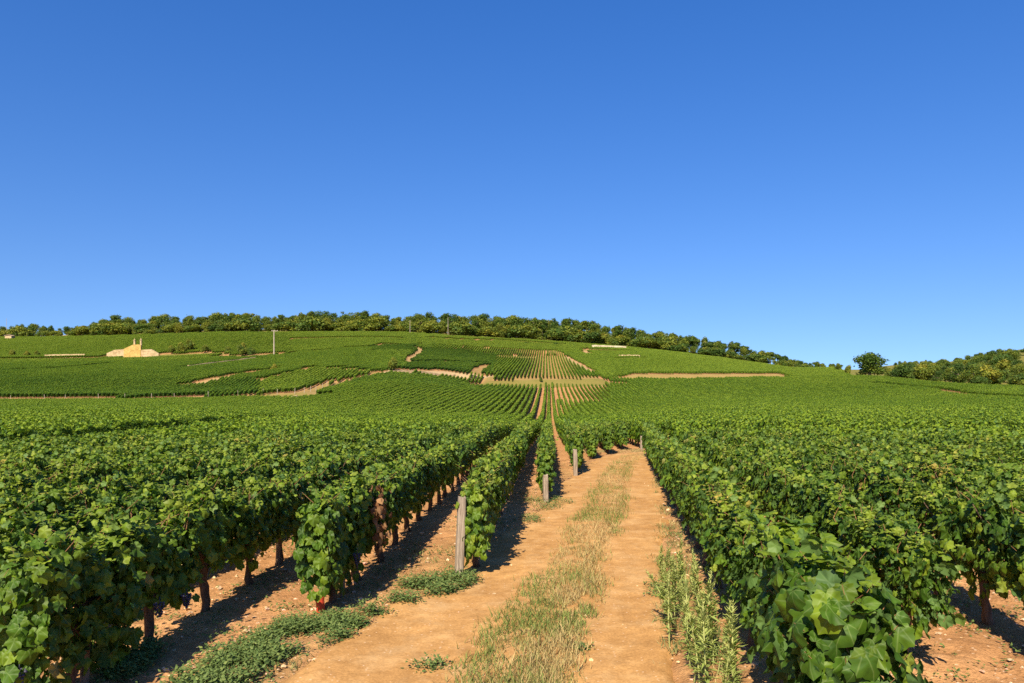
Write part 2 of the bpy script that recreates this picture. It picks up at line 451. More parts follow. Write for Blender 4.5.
# the dirt track: centre line and half width
TRACK = np.array([(-2.4, -6), (-1.15, 0), (-.2, 5.26), (.55, 8.8), (1.62, 13.5), (2.2, 16.8), (3.0, 20.8), (3.75, 24.3), (4.6, 26.6), (6.3, 28.1), (9, 29.0), (14, 29.9), (30, 31.6), (70, 34)])
def resample(P, step):
    P = np.asarray(P, float)
    # Catmull-Rom
    Q = np.vstack([2 * P[0] - P[1], P, 2 * P[-1] - P[-2]]); out = []
    for i in range(1, len(Q) - 2):
        n = max(2, int(np.linalg.norm(Q[i + 1] - Q[i]) / step))
        t = np.arange(n)[:, None] / n
        out.append(.5 * (2 * Q[i] + (Q[i + 1] - Q[i - 1]) * t + (2 * Q[i - 1] - 5 * Q[i] + 4 * Q[i + 1] - Q[i + 2]) * t ** 2 + (3 * Q[i] - Q[i - 1] - 3 * Q[i + 1] + Q[i + 2]) * t ** 3))
    out.append(P[-1:])
    return np.vstack(out)
TC = resample(TRACK, 0.12)
TT = norm(np.gradient(TC, axis=0)); TN = np.column_stack([TT[:, 1], -TT[:, 0]])       # points right
def half_w(Y): return np.interp(Y, [0, 5, 9, 14, 25, 30], [1.42, 1.40, 1.22, 1.12, 1.05, 1.05])
def seg_dist(X, Y, P):
    """distance to a polyline"""
    X = np.asarray(X, float); Y = np.asarray(Y, float)
    d = np.full(X.shape, 1e9)
    for a, b in zip(P[:-1], P[1:]):
        ab = b - a; L = max((ab ** 2).sum(), 1e-9)
        t = np.clip(((X - a[0]) * ab[0] + (Y - a[1]) * ab[1]) / L, 0, 1)
        d = np.minimum(d, np.hypot(X - a[0] - t * ab[0], Y - a[1] - t * ab[1]))
    return d
TCs = resample(TRACK, 1.0)
def track_dist(X, Y):
    X = np.asarray(X, float); Y = np.asarray(Y, float)
    d = np.full(X.shape, 1e3)
    m = (Y < 40) & (X > -12) & (X < 75)
    if m.any(): d[m] = seg_dist(X[m], Y[m], TCs)
    return d

# gaps between the plots: polyline seen at places of the photograph, width in metres, ground (dry grass, green, pale)
GAPS_PX = [
    ([(302, 397.5), (320, 392), (350, 381.5), (385, 373.5)], 2.8, (.45, .35, .1)),
    ([(492, 376), (484, 387)], 1.8, (.4, .5, 0)),
    ([(190, 386.5), (225, 378), (272, 371)], 6.0, (.75, 0, .1)),
    ([(188, 368.5), (220, 364.5), (256, 360)], 4.0, (.1, 0, .9)),
    ([(245, 356), (283, 355)], 6.0, (.7, 0, .1)),
    ([(308, 369.5), (340, 369.5), (385, 373)], 2.2, (.3, .5, 0)),
    ([(262, 381), (300, 372)], 2.2, (.3, .5, 0)),
    ([(300, 393), (330, 383)], 2.0, (.3, .5, 0)),
    ([(372, 348), (381, 345.6), (400, 345.8), (416, 347), (421, 351), (406, 363)], 1.2, (.3, .4, .2)),
    ([(408, 364), (450, 363), (490, 364)], 2.2, (.2, .6, 0)),
    ([(487, 366), (474, 373.5)], 2.0, (.2, .4, 0)),
    ([(495, 356.5), (566, 357)], 2.6, (.3, .5, 0)),
    ([(566, 357), (596, 374)], 1.3, (.3, .2, .3)),
    ([(583, 352), (590, 355)], 3.0, (.3, .1, .4)),
    ([(586, 351), (618, 352)], 2.5, (.6, 0, .2)),
    ([(588, 350.5), (630, 352)], 6.0, (.4, .5, 0)),
    ([(617, 359.5), (642, 359.8)], 5.0, (.4, .5, 0)),
    ([(872, 385), (940, 391), (1030, 402)], 3.0, (.3, .5, 0)),
    ([(0, 372.5), (60, 370), (110, 365)], 2.5, (.3, .5, .1)),
    ([(0, 360), (45, 360), (90, 359.5)], 9.0, (.4, .5, .1)),
    ([(104, 358), (162, 357.8)], 8.0, (.4, .5, .1)),
    ([(160, 356), (212, 355)], 9.0, (.1, .9, .0)),
    ([(222, 357), (258, 357.5)], 7.0, (.1, .9, .0)),
    ([(290, 355), (340, 350), (372, 347.5)], 2.2, (.2, .6, 0)),
    ([(290, 340), (350, 339), (400, 339.5)], 2.6, (.2, .6, 0)),
    ([(430, 338.5), (500, 341), (560, 345)], 4.0, (.2, .7, 0)),
]
GAPS = [(np.array([at(*q) for q in P]), wd, t) for P, wd, t in GAPS_PX]
AISLE = np.array([(-12.5, 17.0), (-14.8, 34), (-18.3, 58)])
GAPS.append((AISLE, 2.4, (.15, .75, 0)))
for (_bp, _by, _h, _f), _w, _o, _t in zip(BANKS, (6.5, 6.5, 5, 3.4), (-.5, .5, -1.5, .5), ((.2, .74, 0), (.5, .4, 0), (.25, .72, 0), (.3, .15, .5))):
    GAPS.append((np.column_stack([(_bp - CX) / F_PX * (_by + _o), _by + _o]), _w, _t))
def wood_edge(px):
    return np.interp(px, [-200, 0, 100, 130, 256, 385, 490, 545, 640, 700, 780, 815, 832, 850, 880, 905, 960, 1030, 1250],
                     [440, 440, 405, 395, 365, 365, 390, 398, 395, 388, 375, 350, 340, 262, 248, 232, 213, 190, 190])

def poly_has(px, py, P):
    P = np.asarray(P, float); r = np.zeros(px.shape, bool); n = len(P)
    for i in range(n):
        (x1, y1), (x2, y2) = P[i], P[(i + 1) % n]
        if y1 == y2: continue
        c = (y1 > py) != (y2 > py)
        r ^= c & (px < (x2 - x1) * (py - y1) / (y2 - y1) + x1)
    return r
# --- ground: one sheet, finely divided near the camera
def spaced(lo, hi, zones):
    xs = [lo]
    while xs[-1] < hi:
        x = xs[-1]
        for a, b, s in zones:
            if a <= x < b: xs.append(x + s); break
        else: xs.append(x + 400)
    return np.array(xs)
gx = spaced(-2600, 2600, [(-2600, -600, 200), (-600, -200, 8), (-200, -60, 3.5), (-60, -20, 1.6), (-20, -6.5, .35), (-6.5, 6.5, .065), (6.5, 20, .35), (20, 60, 1.6), (60, 200, 3.5), (200, 600, 8), (600, 2600, 200)])
gy = spaced(-300, 4000, [(-300, -20, 40), (-20, 2, 1.5), (2, 4, .2), (4, 13, .065), (13, 32, .18), (32, 80, 1.0), (80, 500, 2.0), (500, 800, 10), (800, 4000, 300)])
GX, GY = np.meshgrid(gx, gy)
Xf, Yf = GX.ravel(), GY.ravel()
Zg = ground_z(Xf, Yf)
td = track_dist(Xf, Yf)
hw = half_w(Yf)
near = (np.abs(Xf) < 21) & (Yf < 32) & (Yf > 0)
clod = (vnoise(Xf * 3, Yf * 3, 1) - .5) * .05 + (vnoise(Xf * 9, Yf * 9, 2) - .5) * .035 + (vnoise(Xf * 16, Yf * 16, 3) - .5) * .022
Zg = Zg + np.where(near, clod * np.clip((td - hw + .1) / .3, 0, 1), 0)
Zg = Zg - np.where((Yf < 40), .07 * np.clip((hw + .02 - td) / .14, 0, 1), 0)
pxs, pys = px_of(Xf, Yf), py_of(Xf, Yf)
gc = np.zeros((len(Xf), 3))
for P, wd, t in GAPS:
    m = (Yf > P[:, 1].min() - 20) & (Yf < P[:, 1].max() + 20)
    if not m.any(): continue
    d = seg_dist(Xf[m], Yf[m], P)
    f = np.clip((wd * .5 + 1.2 - d) / 1.5, 0, 1)
    gc[m] = gc[m] * (1 - f[:, None]) + np.array(t) * f[:, None]
wd_ = np.clip((Yf - wood_edge(pxs) + 4) / 6, 0, 1) * (Yf > 150)
gc = gc * (1 - wd_[:, None]) + np.array((.25, .85, 0)) * wd_[:, None]
m_ = (Yf > 180) & poly_has(pxs, pys, [(499, 382), (498, 356), (567, 356), (600, 378), (600, 382)])
gc[m_] = np.maximum(gc[m_], (.45, .25, 0))
# bare dry bank under the far left woods
bank = (pxs > 33) & (pxs < 84) & (Yf > 425) & (Yf < 452)
gc[bank] = (.9, 0, .3)
# verge: some green near the track's edges
vg = np.clip(1 - np.abs(td - hw - .25) / .5, 0, 1) * (Yf < 40) * vnoise(Xf * 2.2, Yf * 2.2, 8)
gc[:, 0] = np.maximum(gc[:, 0], .45 * vg)
nxg, nyg = len(gx), len(gy)
idx = np.arange(nxg * nyg).reshape(nyg, nxg)
FQ = np.column_stack([idx[:-1, :-1].ravel(), idx[:-1, 1:].ravel(), idx[1:, 1:].ravel(), idx[1:, :-1].ravel()])
g = link("ground", mesh_from("ground", np.column_stack([Xf, Yf, Zg]), [FQ], [M_SOIL], cols=gc, smooth=True))
tag(g, "reddish ochre vineyard soil rising to the wooded hill", kind="structure")

# --- track
ncr = 41
lat = np.linspace(-1, 1, ncr)
tx = []; tz = []
for k in range(len(TC)):
    c = TC[k]; h = float(half_w(c[1])) + .06
    e0 = (vnoise(c[1] * 1.7 + c[0], 3.3, 11) - .5) * .22 + (vnoise(c[1] * 6 + c[0], 7.3, 12) - .5) * .12
    e1 = (vnoise(c[1] * 1.7 + c[0], 9.3, 13) - .5) * .22 + (vnoise(c[1] * 6 + c[0], 1.3, 14) - .5) * .12
    s = np.where(lat < 0, lat * (h + e0), lat * (h + e1))
    P = c + TN[k] * s[:, None]
    rut = .03 * np.exp(-(s / .32) ** 2) + .022 * np.clip((np.abs(s) - .95) / .3, 0, 1)
    rut = rut * np.clip((1 - np.abs(lat)) / .06, 0, 1) - .06 * np.clip((np.abs(lat) - .94) / .06, 0, 1)
    z = ground_z(P[:, 0], P[:, 1]) + .004 + rut + (vnoise(P[:, 0] * 5, P[:, 1] * 5, 15) - .5) * .016 + (vnoise(P[:, 0] * 14, P[:, 1] * 14, 16) - .5) * .008
    tx.append(P); tz.append(z)
tx = np.concatenate(tx); tz = np.concatenate(tz)
idx = np.arange(len(TC) * ncr).reshape(len(TC), ncr)
FQ = np.column_stack([idx[:-1, :-1].ravel(), idx[:-1, 1:].ravel(), idx[1:, 1:].ravel(), idx[1:, :-1].ravel()])
tr_o = link("dirt_track", mesh_from("dirt_track", np.column_stack([tx, tz]), [FQ], [M_TRACK], smooth=True))
tag(tr_o, "packed ochre dirt track with two wheel ruts bending right", kind="structure")

# ------------------------------------------------------------------ leaves and vines
_half = [(.0, .02), (.16, -.14), (.40, -.06), (.43, .17), (.60, .42), (.36, .54), (.24, .78), (0, 1.0)]
_out = _half + [(-x, y) for x, y in _half[-2:0:-1]]
LV = np.array([(0, .36)] + _out)
def leaf_z(xy, fold=.22, curl=.28): return -fold * np.abs(xy[:, 0]) - curl * (xy[:, 1] - .3) ** 2 + .05 * np.sin(xy[:, 0] * 9)
LEAF_T = np.column_stack([LV, leaf_z(LV)])
LEAF_F = np.array([(0, 1 + i, 1 + (i + 1) % len(_out)) for i in range(len(_out))])
def make_leaf(curl, fold, wave, seed, n=24):
    """toothed five-lobed leaf: centre, middle ring and outline"""
    rs = np.random.default_rng(seed)
    th = np.linspace(-180, 180, n, endpoint=False)
    r = np.interp(np.abs(th), [0, 14, 33, 50, 64, 82, 98, 122, 150, 170, 180], [.66, .60, .50, .53, .59, .53, .49, .54, .49, .42, .26])
    r = r * (1 + .05 * (-1.0) ** np.arange(n)) * (1 + rs.normal(0, .03, n))
    c = np.array([0, .34]); d = np.column_stack([np.sin(R(1) * th) * .98, np.cos(R(1) * th)])
    ring1 = c + d * (r * .52)[:, None]; ring2 = c + d * r[:, None]
    V = np.vstack([c, ring1, ring2])
    z = -fold * np.abs(V[:, 0]) - curl * ((V[:, 1] - .3) ** 2 + .6 * V[:, 0] ** 2) + wave * np.sin(np.arctan2(V[:, 0], V[:, 1] - .34) * 5 + seed) * np.hypot(V[:, 0], V[:, 1] - .34)
    z += .03 * np.cos(np.arctan2(V[:, 0], V[:, 1] - .34) * 5) * np.hypot(V[:, 0], V[:, 1] - .34)
    F = []
    for i in range(n):
        j = (i + 1) % n
        F += [(0, 1 + j, 1 + i), (1 + i, 1 + j, 1 + n + j), (1 + i, 1 + n + j, 1 + n + i)]
    return np.column_stack([V, z]), np.array(F)
LEAVES = [make_leaf(.45, .10, .10, 1), make_leaf(-.25, .25, .12, 2), make_leaf(.9, .05, .08, 3)]
_o2 = [(0, 0), (.42, .02), (.5, .45), (0, 1), (-.5, .45), (-.42, .02)]
LV2 = np.array([(0, .4)] + _o2)
LEAF2_T = np.column_stack([LV2, leaf_z(LV2, .25, .3)]); LEAF2_T[:, 2] += 0
LEAF2_F = np.array([(0, 1 + i, 1 + (i + 1) % 6) for i in range(6)])
LV3 = np.array([(0, 0), (.5, .4), (0, 1), (-.5, .4)])
LEAF3_T = np.column_stack([LV3, [0, -.12, -.1, -.12]]); LEAF3_F = np.array([(0, 1, 2), (0, 2, 3)])
LONG_T = np.array([(0, 0, 0), (.09, .35, .0), (0, 1, -.18), (-.09, .35, .0)]); LONG_F = np.array([(0, 1, 2), (0, 2, 3)])

def leaf_cloud(P, T, N, S, T0, F0):
    T = norm(T); N = norm(N - (N * T).sum(1, keepdims=True) * T); B = np.cross(T, N)
    V = P[:, None, :] + S[:, None, None] * (T0[None, :, 0, None] * B[:, None, :] + T0[None, :, 1, None] * T[:, None, :] + T0[None, :, 2, None] * N[:, None, :])
    k = len(T0)
    Fc = (F0[None] + (np.arange(len(P)) * k)[:, None, None]).reshape(-1, F0.shape[1])
    return V.reshape(-1, 3), Fc

def vine_leaves(rs, L, n, size, hw=.118, zlo=.37, zhi=1.02, shoots=5, ends=False):
    """positions, tips, normals, sizes and colour values of the leaves of L metres of trellised vine along y"""
    P = []; T = []; N = []; S = []; V = []
    ns = int(n * .66); nt_ = int(n * .20); ni = n - ns - nt_
    bul = [(rs.uniform(-L / 2, L / 2), rs.uniform(.5, 1.0), rs.uniform(-.07, .075), rs.choice([-1, 1])) for _ in range(int(5 * L) + 2)]
    def bulge(y, z, sg):
        b = np.zeros_like(y)
        for by, bz, a, s in bul: b += np.where(sg == s, a * np.exp(-((y - by) / .2) ** 2 - ((z - bz) / .2) ** 2), 0)
        return b
    ph = rs.uniform(0, 6.28, 4)
    def low(y): return zlo + .07 * np.sin(y * 4.1 + ph[0]) + .06 * np.sin(y * 9.7 + ph[1])
    def top(y): return zhi + .05 * np.sin(y * 3.3 + ph[2]) + .05 * np.sin(y * 8.3 + ph[3])
    y = rs.uniform(-L / 2 - .06, L / 2 + .06, ns); sg = rs.choice([-1.0, 1.0], ns)
    z = low(y) + (top(y) - low(y)) * rs.uniform(0, 1, ns) ** .85
    f = (z - zlo) / (zhi - zlo)
    x = sg * (hw * (.80 + .35 * np.sin(np.clip(f, 0, 1) * 2.7)) + bulge(y, z, sg) + rs.normal(0, .035, ns) - rs.uniform(0, .09, ns) * (rs.random(ns) < .4))
    P.append(np.column_stack([x, y, z]))
    N.append(np.column_stack([sg * 1.0, rs.normal(0, .60, ns), .35 + rs.normal(0, .50, ns)]))
    T.append(np.column_stack([sg * .25 + rs.normal(0, .25, ns), rs.normal(0, .5, ns), -1 + rs.normal(0, .25, ns)]))
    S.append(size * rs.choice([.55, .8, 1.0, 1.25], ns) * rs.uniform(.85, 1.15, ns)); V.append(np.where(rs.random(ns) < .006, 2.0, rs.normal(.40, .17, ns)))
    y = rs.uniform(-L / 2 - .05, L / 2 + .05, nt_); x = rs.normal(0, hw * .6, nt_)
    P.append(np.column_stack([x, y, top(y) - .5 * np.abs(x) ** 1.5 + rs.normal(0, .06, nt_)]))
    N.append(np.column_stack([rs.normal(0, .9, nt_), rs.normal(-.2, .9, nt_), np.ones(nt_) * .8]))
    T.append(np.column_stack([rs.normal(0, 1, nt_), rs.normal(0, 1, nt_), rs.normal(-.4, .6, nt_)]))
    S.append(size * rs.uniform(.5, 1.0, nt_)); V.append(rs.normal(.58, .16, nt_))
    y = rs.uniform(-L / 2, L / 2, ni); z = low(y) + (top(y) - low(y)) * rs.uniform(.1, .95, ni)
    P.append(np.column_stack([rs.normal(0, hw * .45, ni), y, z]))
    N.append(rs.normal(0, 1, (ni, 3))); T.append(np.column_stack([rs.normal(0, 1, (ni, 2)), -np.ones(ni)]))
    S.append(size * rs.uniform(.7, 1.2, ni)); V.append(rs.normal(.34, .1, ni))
    for _ in range(shoots):
        y0 = rs.uniform(-L / 2, L / 2); x0 = rs.normal(0, hw * .7); hgt = rs.uniform(.05, .19); m = rs.integers(4, 8)
        t = np.linspace(0, 1, m); lean = rs.normal(0, .12, 2)
        pp = np.column_stack([x0 + lean[0] * t, y0 + lean[1] * t, zhi - .02 + hgt * t]) + rs.normal(0, .02, (m, 3))
        P.append(pp); a = rs.uniform(0, 6.28, m)
        T.append(np.column_stack([np.cos(a), np.sin(a), rs.normal(.1, .3, m)])); N.append(np.column_stack([np.cos(a) * -.4, np.sin(a) * -.4, np.ones(m)]))
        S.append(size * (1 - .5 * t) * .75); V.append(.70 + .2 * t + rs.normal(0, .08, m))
    if ends:
        m = int(n * .16); z = zlo + (zhi - zlo) * rs.uniform(-.02, 1.0, m); x = np.clip(rs.normal(0, .7, m), -1.35, 1.35) * hw
        y = np.where(rs.random(m) < .75, -1.0, 1.0) * (L / 2 + rs.normal(.0, .04, m))
        P.append(np.column_stack([x, y, z])); N.append(np.column_stack([rs.normal(0, .4, m), np.sign(y), .4 + rs.normal(0, .3, m)]))
        T.append(np.column_stack([rs.normal(0, .5, m), np.sign(y) * .25, -np.ones(m)])); S.append(size * rs.uniform(.7, 1.25, m)); V.append(rs.normal(.47, .15, m))
    P, T, N, S, V = (np.concatenate(q) for q in (P, T, N, S, V))
    return P, T, N, S, np.where(V > 1.5, .999, np.clip(V, 0.02, .80))

def foliage_mesh(name, seed, n, size, fine, mat, **kw):
    rs = np.random.default_rng(seed)
    P, T, N, S, V = vine_leaves(rs, 1.0, n, size, **kw)
    temps = LEAVES if fine else [(LEAF2_T, LEAF2_F), (LEAF2_T * np.array([1, 1, -1.2]), LEAF2_F)]
    pick = rs.integers(0, len(temps), len(P)); VA, FA, AV, UV = [], [], [], []; off = 0
    for t, (T0, F0) in enumerate(temps):
        m = pick == t
        VV, FF = leaf_cloud(P[m], T[m], N[m], S[m], T0, F0)
        VA.append(VV); FA.append(FF + off); AV.append(np.repeat(V[m], len(T0))); UV.append(np.tile(T0[:, :2], (m.sum(), 1))); off += len(VV)
    VV = np.concatenate(VA); FF = np.concatenate(FA); AV = np.concatenate(AV); UV = np.concatenate(UV)
    b = MB()                                   # leaf stalks and green shoots
    if fine:
        for i in rs.choice(len(P), 160, replace=False):
            q = P[i]; b.tube([q, q + np.array([-.22 * q[0], rs.normal(0, .02), -.045])], [.0012, .0018], 4, False)
        for i in range(7):
            y0 = rs.uniform(-.45, .45); x0 = rs.normal(0, .06)
            b.tube([(x0, y0, .75), (x0 + rs.normal(0, .05), y0 + rs.normal(0, .06), .95), (x0 + rs.normal(0, .10), y0 + rs.normal(0, .1), 1.10)], [.005, .004, .002], 5, False)
        TV = np.concatenate(b.v); TQ = np.concatenate(b.q)
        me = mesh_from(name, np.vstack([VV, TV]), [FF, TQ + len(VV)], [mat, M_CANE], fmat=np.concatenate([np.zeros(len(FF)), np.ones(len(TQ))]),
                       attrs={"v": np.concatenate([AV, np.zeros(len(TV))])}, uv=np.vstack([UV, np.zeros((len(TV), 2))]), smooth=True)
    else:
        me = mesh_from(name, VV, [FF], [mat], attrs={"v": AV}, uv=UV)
    return me

def trunk_mesh(name, seed, detailed=True):
    rs = np.random.default_rng(seed); b = MB()
    seg = 9 if detailed else 6
    zz = np.linspace(-.06, .5, 9 if detailed else 5)
    pts = np.column_stack([np.cumsum(rs.normal(0, .010, len(zz))), np.cumsum(rs.normal(0, .016, len(zz))), zz])
    rad = np.interp(zz, [-.06, .05, .3, .5], [.055, .040, .036, .042]) * (1 + rs.normal(0, .10, len(zz)))
    b.tube(pts, rad, seg)
    for s in (-1, 1):           # two arms along the wire
        e = pts[-1] + np.array([0, s * .34, .10])
        b.tube([pts[-1] - (0, 0, .03), pts[-1] + (rs.normal(0, .02), s * .12, .08), e], [.030, .020, .012], 6)
    for _ in range(5 if detailed else 2):   # canes
        y0 = rs.uniform(-.4, .4); x0 = rs.normal(0, .05)
        b.tube([(0, y0 * .6, .5), (x0, y0, .8), (x0 * 1.6 + rs.normal(0, .05), y0 + rs.normal(0, .05), 1.02)], [.008, .006, .004], 5)
    return b.mesh(name, M_BARK, True)

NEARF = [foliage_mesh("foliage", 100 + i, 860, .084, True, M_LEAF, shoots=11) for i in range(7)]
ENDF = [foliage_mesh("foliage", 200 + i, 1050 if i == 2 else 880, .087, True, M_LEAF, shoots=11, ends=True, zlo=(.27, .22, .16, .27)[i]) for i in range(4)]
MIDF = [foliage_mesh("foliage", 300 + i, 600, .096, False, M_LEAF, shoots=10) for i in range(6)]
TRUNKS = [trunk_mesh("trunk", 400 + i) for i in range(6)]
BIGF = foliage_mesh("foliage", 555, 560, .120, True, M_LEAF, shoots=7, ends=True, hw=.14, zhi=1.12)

# rows: left block along slope .05, right block along slope .14
S_L, S_R = .05, .14
X_R1, NROW_R = 1.10, 24
R_END = 26.3
def right_front_x(Y): return X_R1 + S_R * Y - .5
left_x0 = [-.86, -2.14, -3.26] + [-4.2 - 1.0 * k for k in range(0, 420)]
left_start = [8.5, 6.9, 4.6, 3.6] + [2.6] * 420
mid_x0 = [-.08, .75, 1.47, 2.2, 2.95, 3.8, 4.7] + [5.6 + .95 * k for k in range(0, 470)]
mid_start = [14.9, 20.2, 25.3, 27.4, 30.0, 30.4, 30.7] + [0] * 470
ORD = ["first", "second", "third", "fourth", "fifth", "sixth", "seventh", "eighth", "ninth", "tenth", "eleventh", "twelfth", "thirteenth", "fourteenth", "fifteenth", "sixteenth", "seventeenth", "eighteenth", "nineteenth", "twentieth", "twenty-first", "twenty-second", "twenty-third", "twenty-fourth", "twenty-fifth"]
cands = []     # (dist, X, Y, slope, block, row, n-in-row)
for r, (x0, y0) in enumerate(zip(left_x0[:40], left_start[:40])):
    k = 0; Y = y0 + .45
    while Y < 34:
        X = x0 + S_L * Y
        cands.append((math.hypot(X, Y), X, Y, S_L, "left", r, k)); k += 1; Y += 1.0
for r, (x0, y0) in enumerate(zip(mid_x0[:7], mid_start[:7])):
    k = 0; Y = y0 + .45
    while Y < 44:
        X = x0 + S_L * Y
        cands.append((math.hypot(X, Y), X, Y, S_L, "far", r, k)); k += 1; Y += 1.0
for r in range(NROW_R):
    k = 0; Y = [4.0, 5.7, 4.6, 4.2][r] if r < 4 else 3.6 + .1 * r
    x0 = X_R1 + 1.1 * r
    while Y < R_END + .04 * r:
        X = x0 + S_R * Y
        cands.append((math.hypot(X, Y), X, Y, S_R, "right", r, k)); k += 1; Y += 1.0
def in_frame(c): return abs(c[1] / c[2]) < .74 and c[2] > 2.9
# vines of rows at the track's sides show most: they weigh more than vines buried behind other rows
def weight(c):
    d = c[0]; row = c[5]
    if c[4] == "left": vis = 1.0 if row < 3 else .75
    elif c[4] == "far": vis = 1.1
    else: vis = 1.1 if row == 0 else .8
    return d / vis
cands = [c for c in cands if in_frame(c)]
cands.sort(key=weight)
PICK = cands[:298]
REST = cands[298:]

EMPTY_T = None
def vine_label(block, row, k, pick_last):
    if block == "left":
        rows = "the row behind the tallest post" if row == 0 else "the row with the red guard" if row == 1 else f"the {ORD[row]} row left of the track"
    elif block == "right":
        rows = "the row edging the track's right" if row == 0 else f"the {ORD[row]} row right of the track"
    else:
        rows = ["the row behind the short leaning post", "the row behind the thin grey post", "the first short row at the bend", "the second short row at the bend"][row] if row < 4 else f"the {ORD[row - 4]} row beyond the bend"
    return f"green vine, {ORD[k]} from the near end of {rows}"

trunk_i = 0
def add_vine(c, i):
    d, X, Y, s, block, row, k = c
    e = bpy.data.objects.new("grapevine", None); COL.objects.link(e)
    e.empty_display_size = .2
    e.location = (X, Y, gz(X, Y)); e.rotation_euler = (0, 0, -math.atan(s) + (math.pi if (i * 7) % 3 == 0 and k else 0))
    rs = random.Random(i * 31 + 5)
    h = rs.uniform(.93, 1.07)
    wv = {0: .80, 1: .80, 2: .85, 3: .9}.get(row, 1.0) if block == "far" else .92 if block == "left" and row == 0 else 1.0
    e.scale = (rs.uniform(.92, 1.10) * wv, rs.uniform(.98, 1.08), h)
    tag(e, vine_label(block, row, k, 0), "vine", "grapevines in rows beside the dirt track")
    first = k == 0 and block != "right" or (block == "right" and row == 0 and k == 0)
    if first and block == "right": fm = BIGF
    elif first: fm = ENDF[row % 4]
    elif d < 13: fm = NEARF[rs.randrange(7)]
    else: fm = MIDF[rs.randrange(6)]
    fo = link("foliage", fm, e); fo.color = (rs.uniform(.50, .70) if fm is not BIGF else .42, 0, 0, 1)
    link("trunk", TRUNKS[rs.randrange(6)], e)
    return e
VINES = {}
for i, c in enumerate(PICK):
    VINES[(c[4], c[5], c[6])] = add_vine(c, i)

# special vines
v = VINES.get(("left", 1, 1))
if v is not None:
    v["label"] = "vine with brown withered leaves, second in the row with the red guard"
    rs = np.random.default_rng(91); n = 90
    sg_ = -1 if v.rotation_euler[2] > 1 else 1
    P = np.column_stack([sg_ * .23 + rs.normal(0, .05, n), rs.normal(0, .09, n), rs.uniform(.35, 1.05, n)])
    VV, FF = leaf_cloud(P, np.column_stack([rs.normal(.2, .3, n), rs.normal(0, .5, n), -np.ones(n)]), np.column_stack([sg_ * np.ones(n), rs.normal(0, .6, (n, 2))]), rs.uniform(.05, .10, n), LEAF2_T, LEAF2_F)
    o = link("withered_foliage", mesh_from("withered_foliage", VV, [FF], [M_DEAD], attrs={"v": np.repeat(rs.random(n), 7)}), v)
    o["label"] = "brown withered leaves"
v = VINES.get(("right", 2, 3)) or VINES.get(("right", 2, 4))
def grape_mesh(seed):
    rs = np.random.default_rng(seed); b = MB()
    for lay in range(6):
        r = .036 * (1 - lay / 7.5); m = max(1, int(7 - lay))
        for j in range(m):
            a = j / m * 6.28 + lay; c = np.array([r * math.cos(a), r * math.sin(a), -.02 * lay]) + rs.normal(0, .003, 3)
            th = np.linspace(0, math.pi, 5); ring = [c + (0, 0, .011)]
            b.tube([c + (0, 0, .0105), c + (0, 0, .007), c, c - (0, 0, .007), c - (0, 0, .0105)], [.001, .008, .011, .008, .001], 7, False)
    b.tube([(0, 0, 0), (.005, 0, .06)], [.003, .003], 5)
    return b.mesh("grape_cluster", M_GRAPE, True)
GR = [grape_mesh(1), grape_mesh(2)]
for key, spots in {("left", 2, 0): [(-.17, -.46, .40), (-.08, -.56, .34), (.06, -.55, .37)], ("left", 2, 1): [(.25, .15, .40), (.26, -.3, .45)],
                   ("left", 3, 0): [(.1, -.5, .40), (.24, .0, .42)], ("left", 1, 0): [(.2, .2, .42)]}.items():
    if key in VINES:
        for q, s in enumerate(spots):
            link("grape_cluster", GR[q % 2], VINES[key], s)
for key, lab in {("left", 2, 0): "brightly lit vine at the left corner with dark grapes, nearest end of its row",
                 ("left", 1, 0): "sunlit bushy vine at the row end above the red guard",
                 ("left", 0, 0): "leafy vine at the row end hugging the tallest weathered post",
                 ("right", 0, 0): "big-leaved vine in the foreground at the near end of the right track edge"}.items():
    if key in VINES: VINES[key]["label"] = lab

# ------------------------------------------------------------------ all other vines: one mass
def chunk_mesh(name, seed, L, n, size, T0, F0, shoots, hw=.105):
    rs = np.random.default_rng(seed)
    P, T, N, S, V = vine_leaves(rs, L, n, size, hw=hw, shoots=shoots)
    VV, FF = leaf_cloud(P, T, N, S, T0, F0); k = len(T0)
    b = MB()
    for y in np.arange(-L / 2 + .5, L / 2, 1.0):
        b.tube([(0, y, -.1), (rs.normal(0, .02), y + rs.normal(0, .03), .55)], [.045, .035], 4, False)
    TV = np.concatenate(b.v); TQ = np.concatenate(b.q)
    me = mesh_from(name, np.vstack([VV, TV]), [FF, TQ + len(VV)], [M_LEAF_INST, M_BARK], fmat=np.concatenate([np.zeros(len(FF)), np.ones(len(TQ))]),
                   attrs={"v": np.concatenate([np.repeat(V, k), np.zeros(len(TV))])})
    return me
protos = []
for i in range(5): protos.append(chunk_mesh("a%d" % i, 700 + i, 1.0, 300, .13, LEAF2_T, LEAF2_F, 5))
for i in range(5): protos.append(chunk_mesh("b%d" % i, 720 + i, 3.0, 950, .132, LEAF2_T, LEAF2_F, 9, .10))
for i in range(5): protos.append(chunk_mesh("c%d" % i, 740 + i, 6.0, 1300, .175, LEAF3_T, LEAF3_F, 8, .105))
PC = bpy.data.collections.new("vine_row_pieces")
for i, me in enumerate(protos):
    o = bpy.data.objects.new("vine_piece_%02d" % i, me); PC.objects.link(o)

